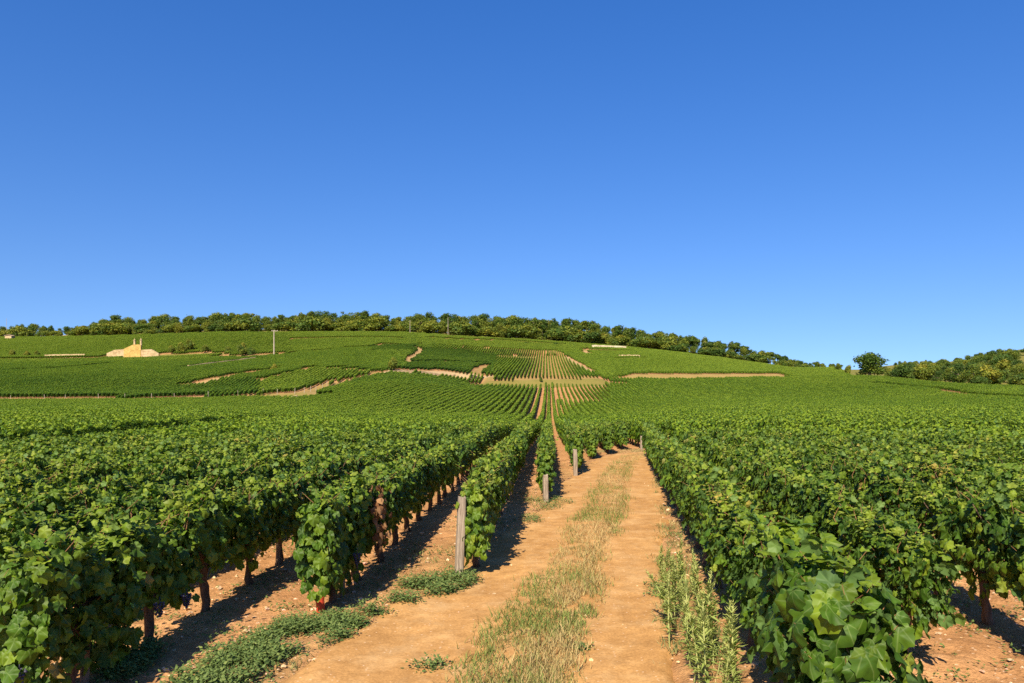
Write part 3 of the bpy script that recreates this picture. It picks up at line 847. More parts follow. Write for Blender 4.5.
# plots of the hillside, as seen: outline, row slope, tint, height, width
PLOTS = [
    ([(553, 387), (606, 385), (612, 404), (590, 404.5), (556, 404.5)], .05, .04, .70, .76),                # low young rows
    ([(499, 382), (500, 374), (492, 373), (498, 356), (567, 356), (597, 375), (597, 382)], .045, -.04, .95, .86),     # striped terrace
    ([(405, 364.5), (412, 350), (462, 350), (498, 356), (492, 374), (480, 377), (405, 374.5)], .16, -.24, .95, .8),   # dark ribbed plots
    ([(372, 346), (420, 346), (412, 352), (372, 352)], .16, -.2, .95, .8),
    ([(256, 399), (285, 405), (385, 374), (310, 369.5), (262, 381.5)], -.10, .12, 1, 1),                   # light plot by the path
    ([(-300, 402), (256, 399), (262, 380), (150, 382), (-300, 388)], -.22, -.14, 1, 1),
    ([(-300, 388), (150, 382), (262, 380), (310, 369.5), (385, 374), (410, 364), (372, 347), (290, 354), (180, 362), (-300, 372)], .22, -.10, 1, 1),
    ([(-300, 372), (180, 362), (290, 354), (290, 325), (-300, 325)], -.05, .08, 1, 1),
    ([(420, 345), (560, 352), (600, 348), (600, 330), (430, 330), (420, 338)], .30, .20, 1, 1),              # bright top slope
    ([(290, 354), (372, 347), (430, 348), (430, 328), (290, 328)], .25, .10, 1, 1),
    ([(560, 352), (600, 378), (850, 378), (850, 340), (600, 340)], -.12, .10, 1, 1),
]
pts = []
def add_rows(s, x0s, ystart, yend, accept):
    """walk along each row dropping pieces whose length grows with distance"""
    ang = -math.atan(s); cl = math.cos(ang)
    for r, x0 in enumerate(x0s):
        y = ystart[r] if hasattr(ystart, '__len__') else ystart
        j = rng.uniform(0, 1)
        seq = []
        while y < yend:
            L = 1.0 if y < 48 else 3.0 if y < 150 else 6.0
            seq.append((y + L * cl / 2, L)); y += L * cl
        if not seq: continue
        Y = np.array([q[0] for q in seq]); L = np.array([q[1] for q in seq]); X = x0 + s * Y
        m = np.abs(X) < .80 * Y + 8
        m &= Y < wood_edge(px_of(X, Y)) - 3
        if not m.any(): continue
        X, Y, L = X[m], Y[m], L[m]
        m = accept(X, Y)
        if not m.any(): continue
        X, Y, L = X[m], Y[m], L[m]
        pts.append(np.column_stack([X, Y, L, np.full(len(X), s)]))
near_keys = set()
plot_polys = [p[0] for p in PLOTS]
def plot_of(X, Y):
    px, py = px_of(X, Y), py_of(X, Y)
    r = np.full(len(X), -1)
    for i, P in enumerate(plot_polys):
        m = (r < 0) & (Y > 100) & poly_has(px, py, P); r[m] = i
    return r
def gap_ok(X, Y, L):
    ok = np.ones(len(X), bool)
    for P, wd, t in GAPS:
        m = (Y > P[:, 1].min() - 12) & (Y < P[:, 1].max() + 12)
        if m.any(): ok[m] &= seg_dist(X[m], Y[m], P) > wd * .5 + np.minimum(L[m], 3) * .22
    return ok
# rest of the near candidates (1 m pieces)
for c in REST: pts.append(np.array([[c[1], c[2], 1.0, c[3]]]))
# continuation of the left and bend rows, then the remaining rows up to the plots
def acc_main(X, Y): return plot_of(X, Y) < 0
for r, x0 in enumerate(left_x0): add_rows(S_L, [x0], [34.0 + (.45 + left_start[r]) % 1 - .5 if r < 40 else 20.0], 420, acc_main)
for r, x0 in enumerate(mid_x0[:7]): add_rows(S_L, [x0], [44.0], 420, acc_main)
for r, x0 in enumerate(mid_x0[7:]):
    ys = max(31.2, 31 + .1 * (x0 - 5))
    add_rows(S_L, [x0], [ys], 420, acc_main)
# right block beyond the picked rows
for r in range(NROW_R, 60):
    add_rows(S_R, [X_R1 + 1.1 * r], [2.5], R_END + .04 * r, lambda X, Y: np.ones(len(X), bool))
for i, (P, s, tint, hh, ww) in enumerate(PLOTS):
    step = 1.0
    add_rows(s, np.arange(-420, 420, step) + rng.uniform(0, 1), 100.0, 460, lambda X, Y, i=i: plot_of(X, Y) == i)
A = np.concatenate(pts)
X, Y, L, SL = A.T
keep = gap_ok(X, Y, L) & (track_dist(X, Y) > 1.4)
# rows near the aisle of the near-left block must not overlap the picked ones
X, Y, L, SL = X[keep], Y[keep], L[keep], SL[keep]
pid = plot_of(X, Y)
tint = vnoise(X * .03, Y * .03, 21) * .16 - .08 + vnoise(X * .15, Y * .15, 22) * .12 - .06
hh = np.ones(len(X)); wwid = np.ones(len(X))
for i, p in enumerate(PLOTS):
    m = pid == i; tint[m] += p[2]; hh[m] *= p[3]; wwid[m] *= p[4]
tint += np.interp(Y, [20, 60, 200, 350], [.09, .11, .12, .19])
hh *= rng.uniform(.95, 1.06, len(X)); wwid *= rng.uniform(.94, 1.06, len(X))
cl = 1 / np.sqrt(1 + SL ** 2); dx, dy = SL * cl, cl
z0 = ground_z(X - dx * L / 2, Y - dy * L / 2); z1 = ground_z(X + dx * L / 2, Y + dy * L / 2)
pitch = np.arctan2(z1 - z0, L)
flip = rng.random(len(X)) < .5
rot = np.column_stack([np.where(flip, -pitch, pitch), np.zeros(len(X)), -np.arctan(SL) + np.where(flip, math.pi, 0)])
kind = np.where(L < 2, 0, np.where(L < 4, 5, 10)) + rng.integers(0, 5, len(X))
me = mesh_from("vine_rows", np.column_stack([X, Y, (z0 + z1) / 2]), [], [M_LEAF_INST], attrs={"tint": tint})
a = me.attributes.new("rot", 'FLOAT_VECTOR', 'POINT'); a.data.foreach_set("vector", rot.astype(np.float32).ravel())
a = me.attributes.new("scl", 'FLOAT_VECTOR', 'POINT'); a.data.foreach_set("vector", np.column_stack([wwid, np.full(len(X), 1.03), hh]).astype(np.float32).ravel())
a = me.attributes.new("pid", 'INT', 'POINT'); a.data.foreach_set("value", kind.astype(np.int32))
print("vine pieces:", len(X))
rows_o = link("vine_rows", me)
tag(rows_o, "trellised green vine rows covering the plain and hillside up to the wood", "vines", kind="stuff")
ng = bpy.data.node_groups.new("scatter_rows", 'GeometryNodeTree')
ng.interface.new_socket("Geometry", in_out='INPUT', socket_type='NodeSocketGeometry')
ng.interface.new_socket("Geometry", in_out='OUTPUT', socket_type='NodeSocketGeometry')
gi = ng.nodes.new("NodeGroupInput"); go = ng.nodes.new("NodeGroupOutput")
ci = ng.nodes.new("GeometryNodeCollectionInfo"); ci.inputs["Collection"].default_value = PC
ci.inputs["Separate Children"].default_value = True; ci.inputs["Reset Children"].default_value = True
ip = ng.nodes.new("GeometryNodeInstanceOnPoints"); ip.inputs["Pick Instance"].default_value = True
def named(nm, ty):
    q = ng.nodes.new("GeometryNodeInputNamedAttribute"); q.data_type = ty; q.inputs["Name"].default_value = nm
    return q.outputs["Attribute"]
ng.links.new(gi.outputs[0], ip.inputs["Points"]); ng.links.new(ci.outputs[0], ip.inputs["Instance"])
ng.links.new(named("pid", 'INT'), ip.inputs["Instance Index"])
ng.links.new(named("scl", 'FLOAT_VECTOR'), ip.inputs["Scale"])
e2r = ng.nodes.new("FunctionNodeEulerToRotation"); ng.links.new(named("rot", 'FLOAT_VECTOR'), e2r.inputs[0])
ng.links.new(e2r.outputs[0], ip.inputs["Rotation"])
ng.links.new(ip.outputs[0], go.inputs[0])
md = rows_o.modifiers.new("scatter", 'NODES'); md.node_group = ng

# ------------------------------------------------------------------ posts, stakes, red guard
def post_mesh(name, h, wdt, mat, split=True, seed=0):
    rs = np.random.default_rng(seed); b = MB()
    k = 7; zz = np.linspace(-.12, h, k); seg = 8
    th = (np.arange(seg) + .5) / seg * 2 * math.pi
    sq = np.column_stack([np.sign(np.cos(th)) * np.abs(np.cos(th)) ** .45, np.sign(np.sin(th)) * np.abs(np.sin(th)) ** .45])
    V = []; w_ = wdt / 2
    for i, z in enumerate(zz):
        f = 1.0 if z < h * .96 else .88
        V.append(np.column_stack([sq * w_ * f * (1 + rs.normal(0, .03, (seg, 1))) + rs.normal(0, wdt * .02, 2), np.full(seg, z) + (rs.normal(0, .012, seg) if i == k - 1 else 0)]))
    V = np.concatenate(V); V = np.vstack([V, [0, 0, h + .004]])
    Q = [(i * seg + j, i * seg + (j + 1) % seg, (i + 1) * seg + (j + 1) % seg, (i + 1) * seg + j) for i in range(k - 1) for j in range(seg)]
    T = [((k - 1) * seg + j, (k - 1) * seg + (j + 1) % seg, k * seg) for j in range(seg)]
    b.add(V, Q, T)
    return b.mesh(name, mat)
def post(px, py, top, wpx, lean, label, seed, name="trellis_post", mat=None, yaw=.3):
    Y = F_PX * CAM_H / (py - HY); X = (px - CX) / F_PX * Y
    h = (py - top) * Y / F_PX
    o = link(name, post_mesh(name, h, wpx * Y / F_PX, mat or M_POST, seed=seed), None, (X, Y, gz(X, Y)), (R(1), R(lean), yaw))
    tag(o, label, "post", "wooden posts at the vine row ends")
    return o
post(459, 577, 497, 8.5, 2.2, "tallest weathered grey wooden post leaning at the row end beside the track", 1)
post(546, 502, 475, 5.0, -1.5, "short weathered grey post in front of the narrow row left of the track", 2)
post(575.5, 476, 449.5, 4.0, -1.2, "thin grey post at the row end just below the track bend", 3)
post(641.5, 450, 436, 2.6, .5, "small grey post standing beyond the track bend", 4)
post(663, 446, 436, 2.4, .5, "pale post top rising among leaves right of the track bend", 5)
def stake(px, py, hm, wm, label, seed, lean=1.0):
    Y = F_PX * CAM_H / (py - HY); X = (px - CX) / F_PX * Y
    o = link("wooden_stake", post_mesh("wooden_stake", hm, wm, M_STAKE, seed=seed), None, (X, Y, gz(X, Y)), (R(lean), R(lean), .5))
    tag(o, label, "stake", "short stakes at the vine feet")
stake(342, 597, .34, .05, "short brown stake just behind the red guard", 11)
stake(84, 686, .46, .06, "broad brown stake beside the second trunk at the lower left corner", 12, 2)
stake(278, 565, .40, .05, "thin dark stake among the trunks left of the red guard", 13)
# red plastic guard round a young vine's foot
b = MB()
rr = .040; n = 12
th = np.arange(n) / n * 6.283
V = []; 
for z, r_ in ((-.02, rr * 1.02), (.0, rr), (.07, rr * .98), (.145, rr * 1.03), (.145, rr * .86), (.02, rr * .84)):
    V.append(np.column_stack([np.cos(th) * r_, np.sin(th) * r_ * .85, np.full(n, z)]))
V = np.concatenate(V)
b.add(V, [(i * n + j, i * n + (j + 1) % n, (i + 1) * n + (j + 1) % n, (i + 1) * n + j) for i in range(5) for j in range(n)])
Yg = F_PX * CAM_H / (612 - HY); Xg = (321 - CX) / F_PX * Yg
tag(link("vine_guard", b.mesh("vine_guard", M_RED), None, (Xg, Yg, gz(Xg, Yg)), (R(4), R(-5), .2)), "faded red plastic guard at the foot of the row-end vine", "plant guard")

# posts at the far plots' edges
fp = post_mesh("trellis_post", 1.1, .085, M_POST_FAR, seed=31)
EDGE = [([(2, 402.6), (90, 402), (170, 401.6), (256, 398), (308, 397)], 5.6, "band edge below the upper left plots"),
        ([(300, 396), (330, 384.5), (352, 380.5)], 5.0, "left side of the pale path to the ridge"),
        ([(262, 412), (275, 409), (284, 405)], 6.0, "lower end of the pale path")]
npost = 0
for P, stepm, where in EDGE:
    W = np.array([at(*q) for q in P]); k = 0
    for a_, b_ in zip(W[:-1], W[1:]):
        m = max(1, int(np.linalg.norm(b_ - a_) / stepm))
        for t in range(m):
            q = a_ + (b_ - a_) * (t + rng.uniform(0, .3)) / m
            o = link("trellis_post", fp, None, (q[0], q[1] + 1.6, gz(q[0], q[1] + 1.6)), (rng.normal(0, .03), rng.normal(0, .03), rng.uniform(0, 3)))
            o.scale = (1, 1, rng.uniform(.9, 1.1))
            tag(o, f"tiny pale post on the {where}", "post", "tiny pale posts on the " + where)
            npost += 1

# ------------------------------------------------------------------ hillside: stone portal, hut, walls, poles
def place(px, py):
    q = at(px, py); return q[0], q[1], gz(q[0], q[1])
X0, Y0, Z0 = place(133, 357)
mpp = Y0 / F_PX
e = bpy.data.objects.new("stone_portal", None); COL.objects.link(e); e.location = (X0, Y0, Z0 + .3)
tag(e, "yellow limestone gabled wall with two pinnacles among upper vineyards", "stone wall")
U = lambda p: (p - 133) * mpp
b = MB(); b.prism([(U(124.3), -.6), (U(141.3), -.6), (U(141.3), 4.5), (U(140.2), 4.8), (U(134.0), 4.8), (U(129), 3.9), (U(124.3), 3.0)], -.5, .5); link("gable_wall", b.mesh("gable_wall", M_YELLOW_STONE), e)
b = MB(); b.prism([(U(107), -.6), (U(124.2), -.6), (U(124.2), 2.9), (U(115), 2.6), (U(107), 1.2)], -.3, .35); link("wing_wall", b.mesh("wing_wall", M_PALE_STONE), e)
b = MB(); b.prism([(U(141.4), -.6), (U(159), -.6), (U(159), 1.1), (U(155.5), 2.0), (U(151.5), 2.9), (U(141.4), 2.6)], -.3, .35); link("wing_wall", b.mesh("wing_wall", M_PALE_STONE), e)
for p_, h_ in ((134.6, 2.2), (141.0, 2.3)):
    b = MB(); z_ = 4.6
    b.box((U(p_), 0, z_ + h_ * .4), (.62, .62, h_ * .9), .01); b.box((U(p_), 0, z_ + h_ * .88), (.85, .85, .16))
    b.tube([(U(p_), 0, z_ + h_ * .92), (U(p_), 0, z_ + h_ * 1.25)], [.32, .05], 6)
    link("pinnacle", b.mesh("pinnacle", M_PALE_STONE), e)
b = MB(); b.prism([(U(145), .2), (U(159), .2), (U(158), 1.9), (U(147), 2.0)], -.2, .3)
x_, y_, z_ = place(152, 347.5)
o = link("terrace_wall", None if False else b.mesh("terrace_wall", M_PALE_STONE), None, (X0, y_, z_ - .5)); tag(o, "low tan terrace wall just above the portal's right wing", "stone wall")

X0, Y0, Z0 = place(13.5, 339.5); m_ = Y0 / F_PX
e = bpy.data.objects.new("stone_hut", None); COL.objects.link(e); e.location = (X0, Y0 - 3, Z0)
tag(e, "small cream hut at the wood's foot near the left edge", "hut")
b = MB(); b.prism([(-1.8, -.6), (1.8, -.6), (1.8, 1.7), (0, 2.2), (-1.8, 1.7)], -1.5, 1.5); link("wall", b.mesh("wall", M_PALE_STONE), e)
b = MB(); b.prism([(-2.0, 1.68), (0, 2.23), (2.0, 1.68), (2.0, 1.80), (0, 2.38), (-2.0, 1.80)], -1.7, 1.7); link("roof", b.mesh("roof", plain_mat("hut_roof_tile", (0.45, 0.33, 0.22), .9, .1)), e)

def long_wall(name, a_, b_, h_, th_, mat, label):
    p0, p1 = at(*a_), at(*b_); n = 12; b = MB()
    t = np.linspace(0, 1, n + 1); P = p0 + (p1 - p0) * t[:, None]; c = P.mean(0); zc = gz(*c)
    zs = ground_z(P[:, 0], P[:, 1]) - zc
    d = norm((p1 - p0)[None])[0]; nn = np.array([-d[1], d[0]]) * th_ / 2
    rs = np.random.default_rng(int(a_[0])); hs_ = h_ * (1 + rs.normal(0, .05, n + 1))
    V = []
    for i in range(n + 1):
        q = P[i] - c
        V += [(*(q - nn), zs[i] - .5), (*(q + nn), zs[i] - .5), (*(q + nn), zs[i] + hs_[i]), (*(q - nn), zs[i] + hs_[i])]
    Q = [(4 * i + j, 4 * i + (j + 1) % 4, 4 * i + 4 + (j + 1) % 4, 4 * i + 4 + j) for i in range(n) for j in range(4)] + [(3, 2, 1, 0), (4 * n, 4 * n + 1, 4 * n + 2, 4 * n + 3)]
    b.add(V, Q)
    tag(link(name, b.mesh(name, mat), None, (*c, zc)), label, "stone wall")
long_wall("stone_wall", (592, 348.6), (626, 349.8), 1.8, .5, M_WHITE_STONE, "long bright white wall just below the ridge wood")
long_wall("stone_wall", (619, 358), (640, 358.4), 1.3, .4, M_PALE_STONE, "short pale wall right of and below the long white wall")
long_wall("stone_wall", (45, 358.3), (85, 357.5), 1.5, .5, M_PALE_STONE, "pale rubble wall below the far left woods, left of the portal")
long_wall("stone_wall", (188, 369), (255, 360.5), 1.2, .5, M_PALE_STONE, "thin pale slanting wall above the tan strip, left of the utility pole")
# stone corner block at the foot of the path
long_wall("stone_wall", (284, 403), (297, 400.5), .9, .6, M_PALE_STONE, "squat pale wall stub at the lower end of the hillside path")
long_wall("stone_wall", (385, 374.2), (455, 376), .5, .5, M_PALE_STONE, "low dry-stone wall along the top of the curving rows")

def pole(px, base, top, label, arm=True, wid=.26, dY=0):
    x_, y_, z_ = place(px, base)
    y2 = y_ + dY; x_ = x_ * y2 / y_; y_ = y2; z_ = gz(x_, y_)
    ztop = CAM_H + (HY - top) / F_PX * y_
    e = bpy.data.objects.new("utility_pole", None); COL.objects.link(e); e.location = (x_, y_, z_)
    tag(e, label, "utility pole"); h = ztop - z_
    b = MB(); b.tube([(0, 0, -.4), (0, 0, h)], [wid, wid * .6], 8); link("shaft", b.mesh("shaft", M_POST_FAR), e)
    if arm:
        b = MB(); b.box((.25, 0, h - .35), (2.4, .16, .18)); link("crossarm", b.mesh("crossarm", M_POST_FAR), e)
        for s in (-.8, .25, 1.3):
            b = MB(); b.tube([(s, 0, h - .26), (s, 0, h - .02)], [.07, .05], 6); link("insulator", b.mesh("insulator", M_WHITE_STONE), e)
pole(274, 357, 330, "tall pale utility pole with a crossarm among the upper left vineyards", True, .28)
pole(410, 334.5, 320, "thin bare pole standing before the middle of the ridge wood", False, .14)
pole(448, 335.5, 317, "thin pole poking out of the ridge wood right of the middle bush", False, .14)
pole(6.5, 338.5, 318.5, "thin mast above the trees at the far left", False, .12, 20)

# ------------------------------------------------------------------ trees
def crown_mesh(name, seed, kind, n=1500, card=.55):
    """unit tree: height 1; foliage cards in lobes"""
    rs = np.random.default_rng(seed); lobes = []
    if kind == "round":
        for _ in range(16):
            a = rs.uniform(0, 6.28); r = rs.uniform(.05, .34); z = rs.uniform(.12, .84)
            r *= math.sin(min(1, max(.1, (z - .05) / .9)) * math.pi) ** .6
            lobes.append((r * math.cos(a), r * math.sin(a), z, rs.uniform(.10, .19)))
        lobes.append((0, 0, .5, .28)); lobes.append((rs.normal(0, .05), 0, .86, .13))
    elif kind == "tall":
        for _ in range(16):
            a = rs.uniform(0, 6.28); r = rs.uniform(.03, .20); z = rs.uniform(.14, .90)
            lobes.append((r * math.cos(a), r * math.sin(a), z, rs.uniform(.08, .14)))
        lobes.append((0, 0, .6, .2)); lobes.append((0, 0, .92, .08))
    elif kind == "pine":
        for _ in range(11):
            a = rs.uniform(0, 6.28); r = rs.uniform(.05, .24); z = rs.uniform(.42, .92)
            lobes.append((r * math.cos(a), r * math.sin(a), z, rs.uniform(.08, .13)))
        lobes.append((0, 0, .78, .16))
    else:                       # bush
        for _ in range(13):
            a = rs.uniform(0, 6.28); r = rs.uniform(.1, .48); z = rs.uniform(.1, .72) * (1.1 - r)
            lobes.append((r * math.cos(a), r * math.sin(a), z + .1, rs.uniform(.14, .28)))
        lobes.append((0, 0, .5, .34))
    P = []; N = []; V = []
    wts = np.array([q[3] ** 2 for q in lobes]); wts /= wts.sum()
    for (x, y, z, r), wt in zip(lobes, wts):
        m = int(n * wt); d = norm(rs.normal(0, 1, (m, 3)))
        rad = r * np.clip(rs.normal(.88, .2, m), .2, 1.35)
        P.append(np.array([x, y, z]) + d * rad[:, None] * np.array([1, 1, .85])); N.append(d + rs.normal(0, .45, (m, 3)))
        V.append(np.full(m, rs.normal(.47, .09)) + rs.normal(0, .07, m))
    P = np.concatenate(P); N = np.concatenate(N); V = np.clip(np.concatenate(V), .02, .98)
    T = rs.normal(0, 1, P.shape); S = rs.uniform(.6, 1.3, len(P)) * card
    P[:, 2] = np.maximum(P[:, 2], .03)
    VV, FF = leaf_cloud(P, T, N, S, LEAF3_T, LEAF3_F)
    return mesh_from(name, VV, [FF], [M_CROWN], attrs={"v": np.repeat(V, 4)})
def tree_trunk(name, seed, kind):
    rs = np.random.default_rng(seed); b = MB()
    top = {"round": .55, "tall": .7, "pine": .8, "bush": .35}[kind]; r0 = {"round": .035, "tall": .026, "pine": .022, "bush": .03}[kind]
    z = np.linspace(-.04, top, 6); pts = np.column_stack([np.cumsum(rs.normal(0, .008, 6)), np.cumsum(rs.normal(0, .008, 6)), z])
    b.tube(pts, np.linspace(r0 * 1.2, r0 * .45, 6), 8)
    for i in range(5):
        k = rs.integers(2, 6); a = rs.uniform(0, 6.28); l_ = rs.uniform(.14, .26)
        b.tube([pts[k], pts[k] + np.array([math.cos(a) * l_ * .6, math.sin(a) * l_ * .6, l_ * .4]), pts[k] + np.array([math.cos(a) * l_, math.sin(a) * l_, l_ * .9])], [r0 * .45, r0 * .3, r0 * .12], 5)
    return b.mesh(name, M_TREEBARK, True)
KINDS = {"round": 4, "tall": 4, "pine": 3, "bush": 4}
CR = {k: [crown_mesh("crown", 900 + 17 * i + len(k), k, 3000, .044 if k != "bush" else .078) for i in range(n)] for k, n in KINDS.items()}
TRK = {k: [tree_trunk("trunk", 950 + 13 * i + len(k), k) for i in range(n)] for k, n in KINDS.items()}
BIGOAK_C = crown_mesh("crown", 1234, "round", 4200, .055); BIGOAK_T = tree_trunk("trunk", 1235, "round")
NT = 0
def tree(X, Y, h, kind, tone, label, group, wid=1.0, crown=None, trunk=None, name=None, cat="tree"):
    global NT
    e = bpy.data.objects.new(name or {"bush": "bush", "pine": "pine_tree"}.get(kind, "broadleaf_tree"), None); COL.objects.link(e)
    e.location = (X, Y, gz(X, Y)); e.scale = (h * wid, h * wid, h); e.rotation_euler = (0, 0, random.uniform(0, 6.28))
    tag(e, label, cat, group)
    i = random.randrange(len(CR[kind]))
    c = link("crown", crown or CR[kind][i], e); c.color = (tone, 0, 0, 1)
    link("trunk", trunk or TRK[kind][i], e)
    NT += 1
    return e

top_py = lambda p: np.interp(p, [-60, 0, 30, 60, 85, 100, 115, 135, 150, 160, 175, 200, 225, 250, 275, 300, 320, 350, 370, 400, 430, 470, 500, 540, 570, 600, 650, 700, 725, 750, 770, 785, 800, 815, 842],
                            [327, 327, 326, 328, 326, 322, 318, 320, 321, 316, 319, 318, 315, 314, 318, 316, 313, 315, 315, 319, 315, 317, 318, 321, 321, 327, 332, 339, 343, 349, 352, 357, 362, 363.5, 366])
LAND = [(-60, "the frame's left edge"), (12, "the cream hut"), (60, "the dry bank"), (133, "the stone portal"), (205, "the portal's bushes"), (274, "the utility pole"), (345, "the round slope bush"), (410, "the bare pole"),
        (500, "the striped terrace"), (560, "the terrace corner"), (607, "the white wall"), (660, "the white wall's end"), (720, "the tan strip's end")]
TONE_W = lambda t: "dark green" if t < .38 else "mid green" if t < .52 else "yellow-green" if t < .68 else "golden olive"
specs = []
px = -30.0
while px < 842:
    for layer in range(3):
        p = px + rng.uniform(-4, 4) + layer * 3.4
        if p < 28 and layer == 0: pass
        Yt = float(wood_edge(p)) + 3 + layer * 11 + rng.uniform(0, 6)
        X_ = (p - CX) / F_PX * Yt
        zt = CAM_H + (HY - (float(top_py(p)) - .5)) / F_PX * Yt
        h = (zt - gz(X_, Yt)) * rng.uniform(.88, 1.22)
        if layer == 0: h *= rng.uniform(.42, .9)
        h = float(np.clip(h, 2.2, 14))
        if p < 95: kind = "bush" if layer == 0 else "tall" if layer == 2 else "round"
        elif p > 640 and layer and rng.random() < .4: kind = "pine"
        else: kind = rng.choice(["round", "tall", "tall", "pine" if layer == 2 else "round"]) if layer else rng.choice(["bush", "bush", "round"])
        tone = float(np.clip(rng.normal(.57 if layer == 0 else .47, .09), .2, .85))
        if p > 640: tone = min(tone, .58) - .05
        if p < 95 and layer == 2: tone = .33
        specs.append([p, layer, X_, Yt, h, kind, tone])
    px += 7.8
LAYW = ["wood edge", "mid wood", "wood skyline"]
cnt = {}
for s in sorted(specs, key=lambda q: q[0]):
    p, layer, X_, Yt, h, kind, tone = s
    ln = [w_ for q, w_ in LAND if q <= p][-1] if p >= -60 else LAND[0][1]
    key = (layer, ln); cnt[key] = cnt.get(key, 0) + 1
    noun = {"bush": "bush", "tall": "tall tree", "round": "rounded tree", "pine": "pine"}[kind]
    lab = f"{TONE_W(tone)} {noun} in the {LAYW[layer]}, {ORD[cnt[key] - 1]} right of {ln}"
    tree(X_, Yt, h, kind, tone, lab, "trees of the ridge wood", (1.18 if kind != "pine" else 1.3) if kind != "bush" else 1.55, cat="bush" if kind == "bush" else "tree")
# hill on the right
hill = [(p, d) for d in range(7) for p in np.arange(897, 1052, 10.5)]
hc = {}
for p0_, d in hill:
    p = p0_ + rng.uniform(-4, 4) + (d % 2) * 5
    Yt = float(wood_edge(p)) + 4 + d * 26 + rng.uniform(-6, 6)
    if d > 0 and rng.random() < .07: continue
    X_ = (p - CX) / F_PX * Yt
    skyp = np.interp(p, [830, 900, 940, 965, 985, 1024, 1060], [367, 362, 360, 356, 350, 345, 343])
    zt = CAM_H + (HY - skyp) / F_PX * Yt
    h = float(np.clip((zt - gz(X_, Yt)), 2.0, rng.uniform(3.4, 6.6)))
    kind = "bush" if rng.random() < .5 else "round"
    tone = float(np.clip(rng.normal(.45, .13), .2, .8))
    sec = "above the field's right end" if p > 960 else "right of the lone oak"
    key = (d, sec); hc[key] = hc.get(key, 0) + 1
    lab = f"{TONE_W(tone)} {'shrub' if kind == 'bush' else 'small tree'}, {ORD[hc[key] - 1]} in the hill's {ORD[d]} rank {sec}"
    tree(X_, Yt, h, kind, tone, lab, "shrubs and trees on the right hill", 1.15, cat="bush" if kind == "bush" else "tree")
# single trees and bushes in the fields
x_, y_, z_ = place(870, 376.5)
tree(x_, y_, 24.5 * y_ / F_PX, "round", .40, "big dark green rounded oak alone at the field's right end", None, 1.55, BIGOAK_C, BIGOAK_T, "oak_tree")
for px_, py_, hp, kind, tone, wd_b, lab in [
    (393, 371, 14, "bush", .62, 1.0, "yellow-green round bush at the top of the curving rows"),
    (274, 371.5, 8, "bush", .80, 1.3, "brownish bush left of the light plot below the utility pole"),
    (242, 356, 14, "bush", .52, 1.1, "mid green bush left of the utility pole"),
    (252, 356, 10, "bush", .45, 1.1, "dark low bush between the mid green bush and the utility pole"),
    (228, 353, 8, "bush", .60, 1.2, "small yellow-green bush second left of the utility pole"),
    (180, 354, 12, "bush", .66, 1.2, "golden-green bush nearest right of the stone portal"),
    (172, 354, 9, "bush", .58, 1.2, "low bush touching the stone portal's right wing side"),
    (190, 352, 14, "bush", .58, 1.1, "tallest bush in the clump right of the stone portal"),
    (205, 353, 9, "bush", .55, 1.3, "low bush at the right end of the clump by the portal"),
    (12, 357, 9, "bush", .72, 1.1, "golden bush leftmost on the rubble wall line"),
    (27, 357.5, 7, "bush", .72, 1.3, "golden low bush left of the pale rubble wall"),
    (37, 357, 7, "bush", .60, 1.2, "green low bush touching the pale rubble wall's left end"),
    (527, 345, 3.5, "bush", .35, 2.2, "dark flat bush left on the bright top slope"),
    (556, 346, 4, "bush", .35, 2.0, "dark flat bush right on the bright top slope"),
    (541, 382, 6, "bush", .45, .8, "small green bush on the brown bank of the striped terrace"),
    (848, 375, 11, "bush", .62, 1.0, "yellow-green bush left of the big lone oak"),
    (838, 372, 9, "round", .52, 1.1, "small tree second left of the big lone oak"),
    (890, 378, 12, "bush", .62, 1.0, "yellow-green bush touching the lone oak's right side"),
    (903, 380, 13, "bush", .66, .9, "olive bush second right of the lone oak"),
    (915, 381, 10, "bush", .50, 1.1, "dark shrub third right of the lone oak"),
    (822, 368, 4, "bush", .40, 1.4, "tiny far shrub on the saddle left of the oak"),
    (106, 334.5, 11, "bush", .66, 1.2, "golden bush at the ridge above the portal's left wing")]:
    x_, y_, z_ = place(px_, py_)
    tree(x_, y_, hp * y_ / F_PX, kind, tone, lab, None, wd_b * (.62 if kind == "bush" else 1), cat="tree" if kind == "round" else "bush")
print("trees", NT, "posts", npost)

# ------------------------------------------------------------------ grass strip, verge weeds, stones
BL_T = np.array([(-.035, 0, 0), (.035, 0, 0), (-.022, .55, -.04), (.022, .55, -.04), (0, 1, -.26)])
BL_F = np.array([(0, 1, 3), (0, 3, 2), (2, 3, 4)])
def blades(name, X, Y, H, colr, label, lean=.35, wid=1.0):
    n = len(X); a = rng.uniform(0, 6.28, n)
    P = np.column_stack([X, Y, ground_z(X, Y) + np.where(track_dist(X, Y) < half_w(Y), .012, -.012)])
    T = np.column_stack([np.cos(a) * lean, np.sin(a) * lean, np.ones(n)]) + rng.normal(0, .16, (n, 3))
    N = np.column_stack([-np.cos(a), -np.sin(a), np.full(n, .3)])
    t0 = BL_T.copy(); t0[:, 0] *= wid
    VV, FF = leaf_cloud(P, T, N, H, t0, BL_F)
    o = link(name, mesh_from(name, VV, [FF], [M_GRASS], cols=np.repeat(colr, 5, axis=0)))
    tag(o, label, "grass", kind="stuff")
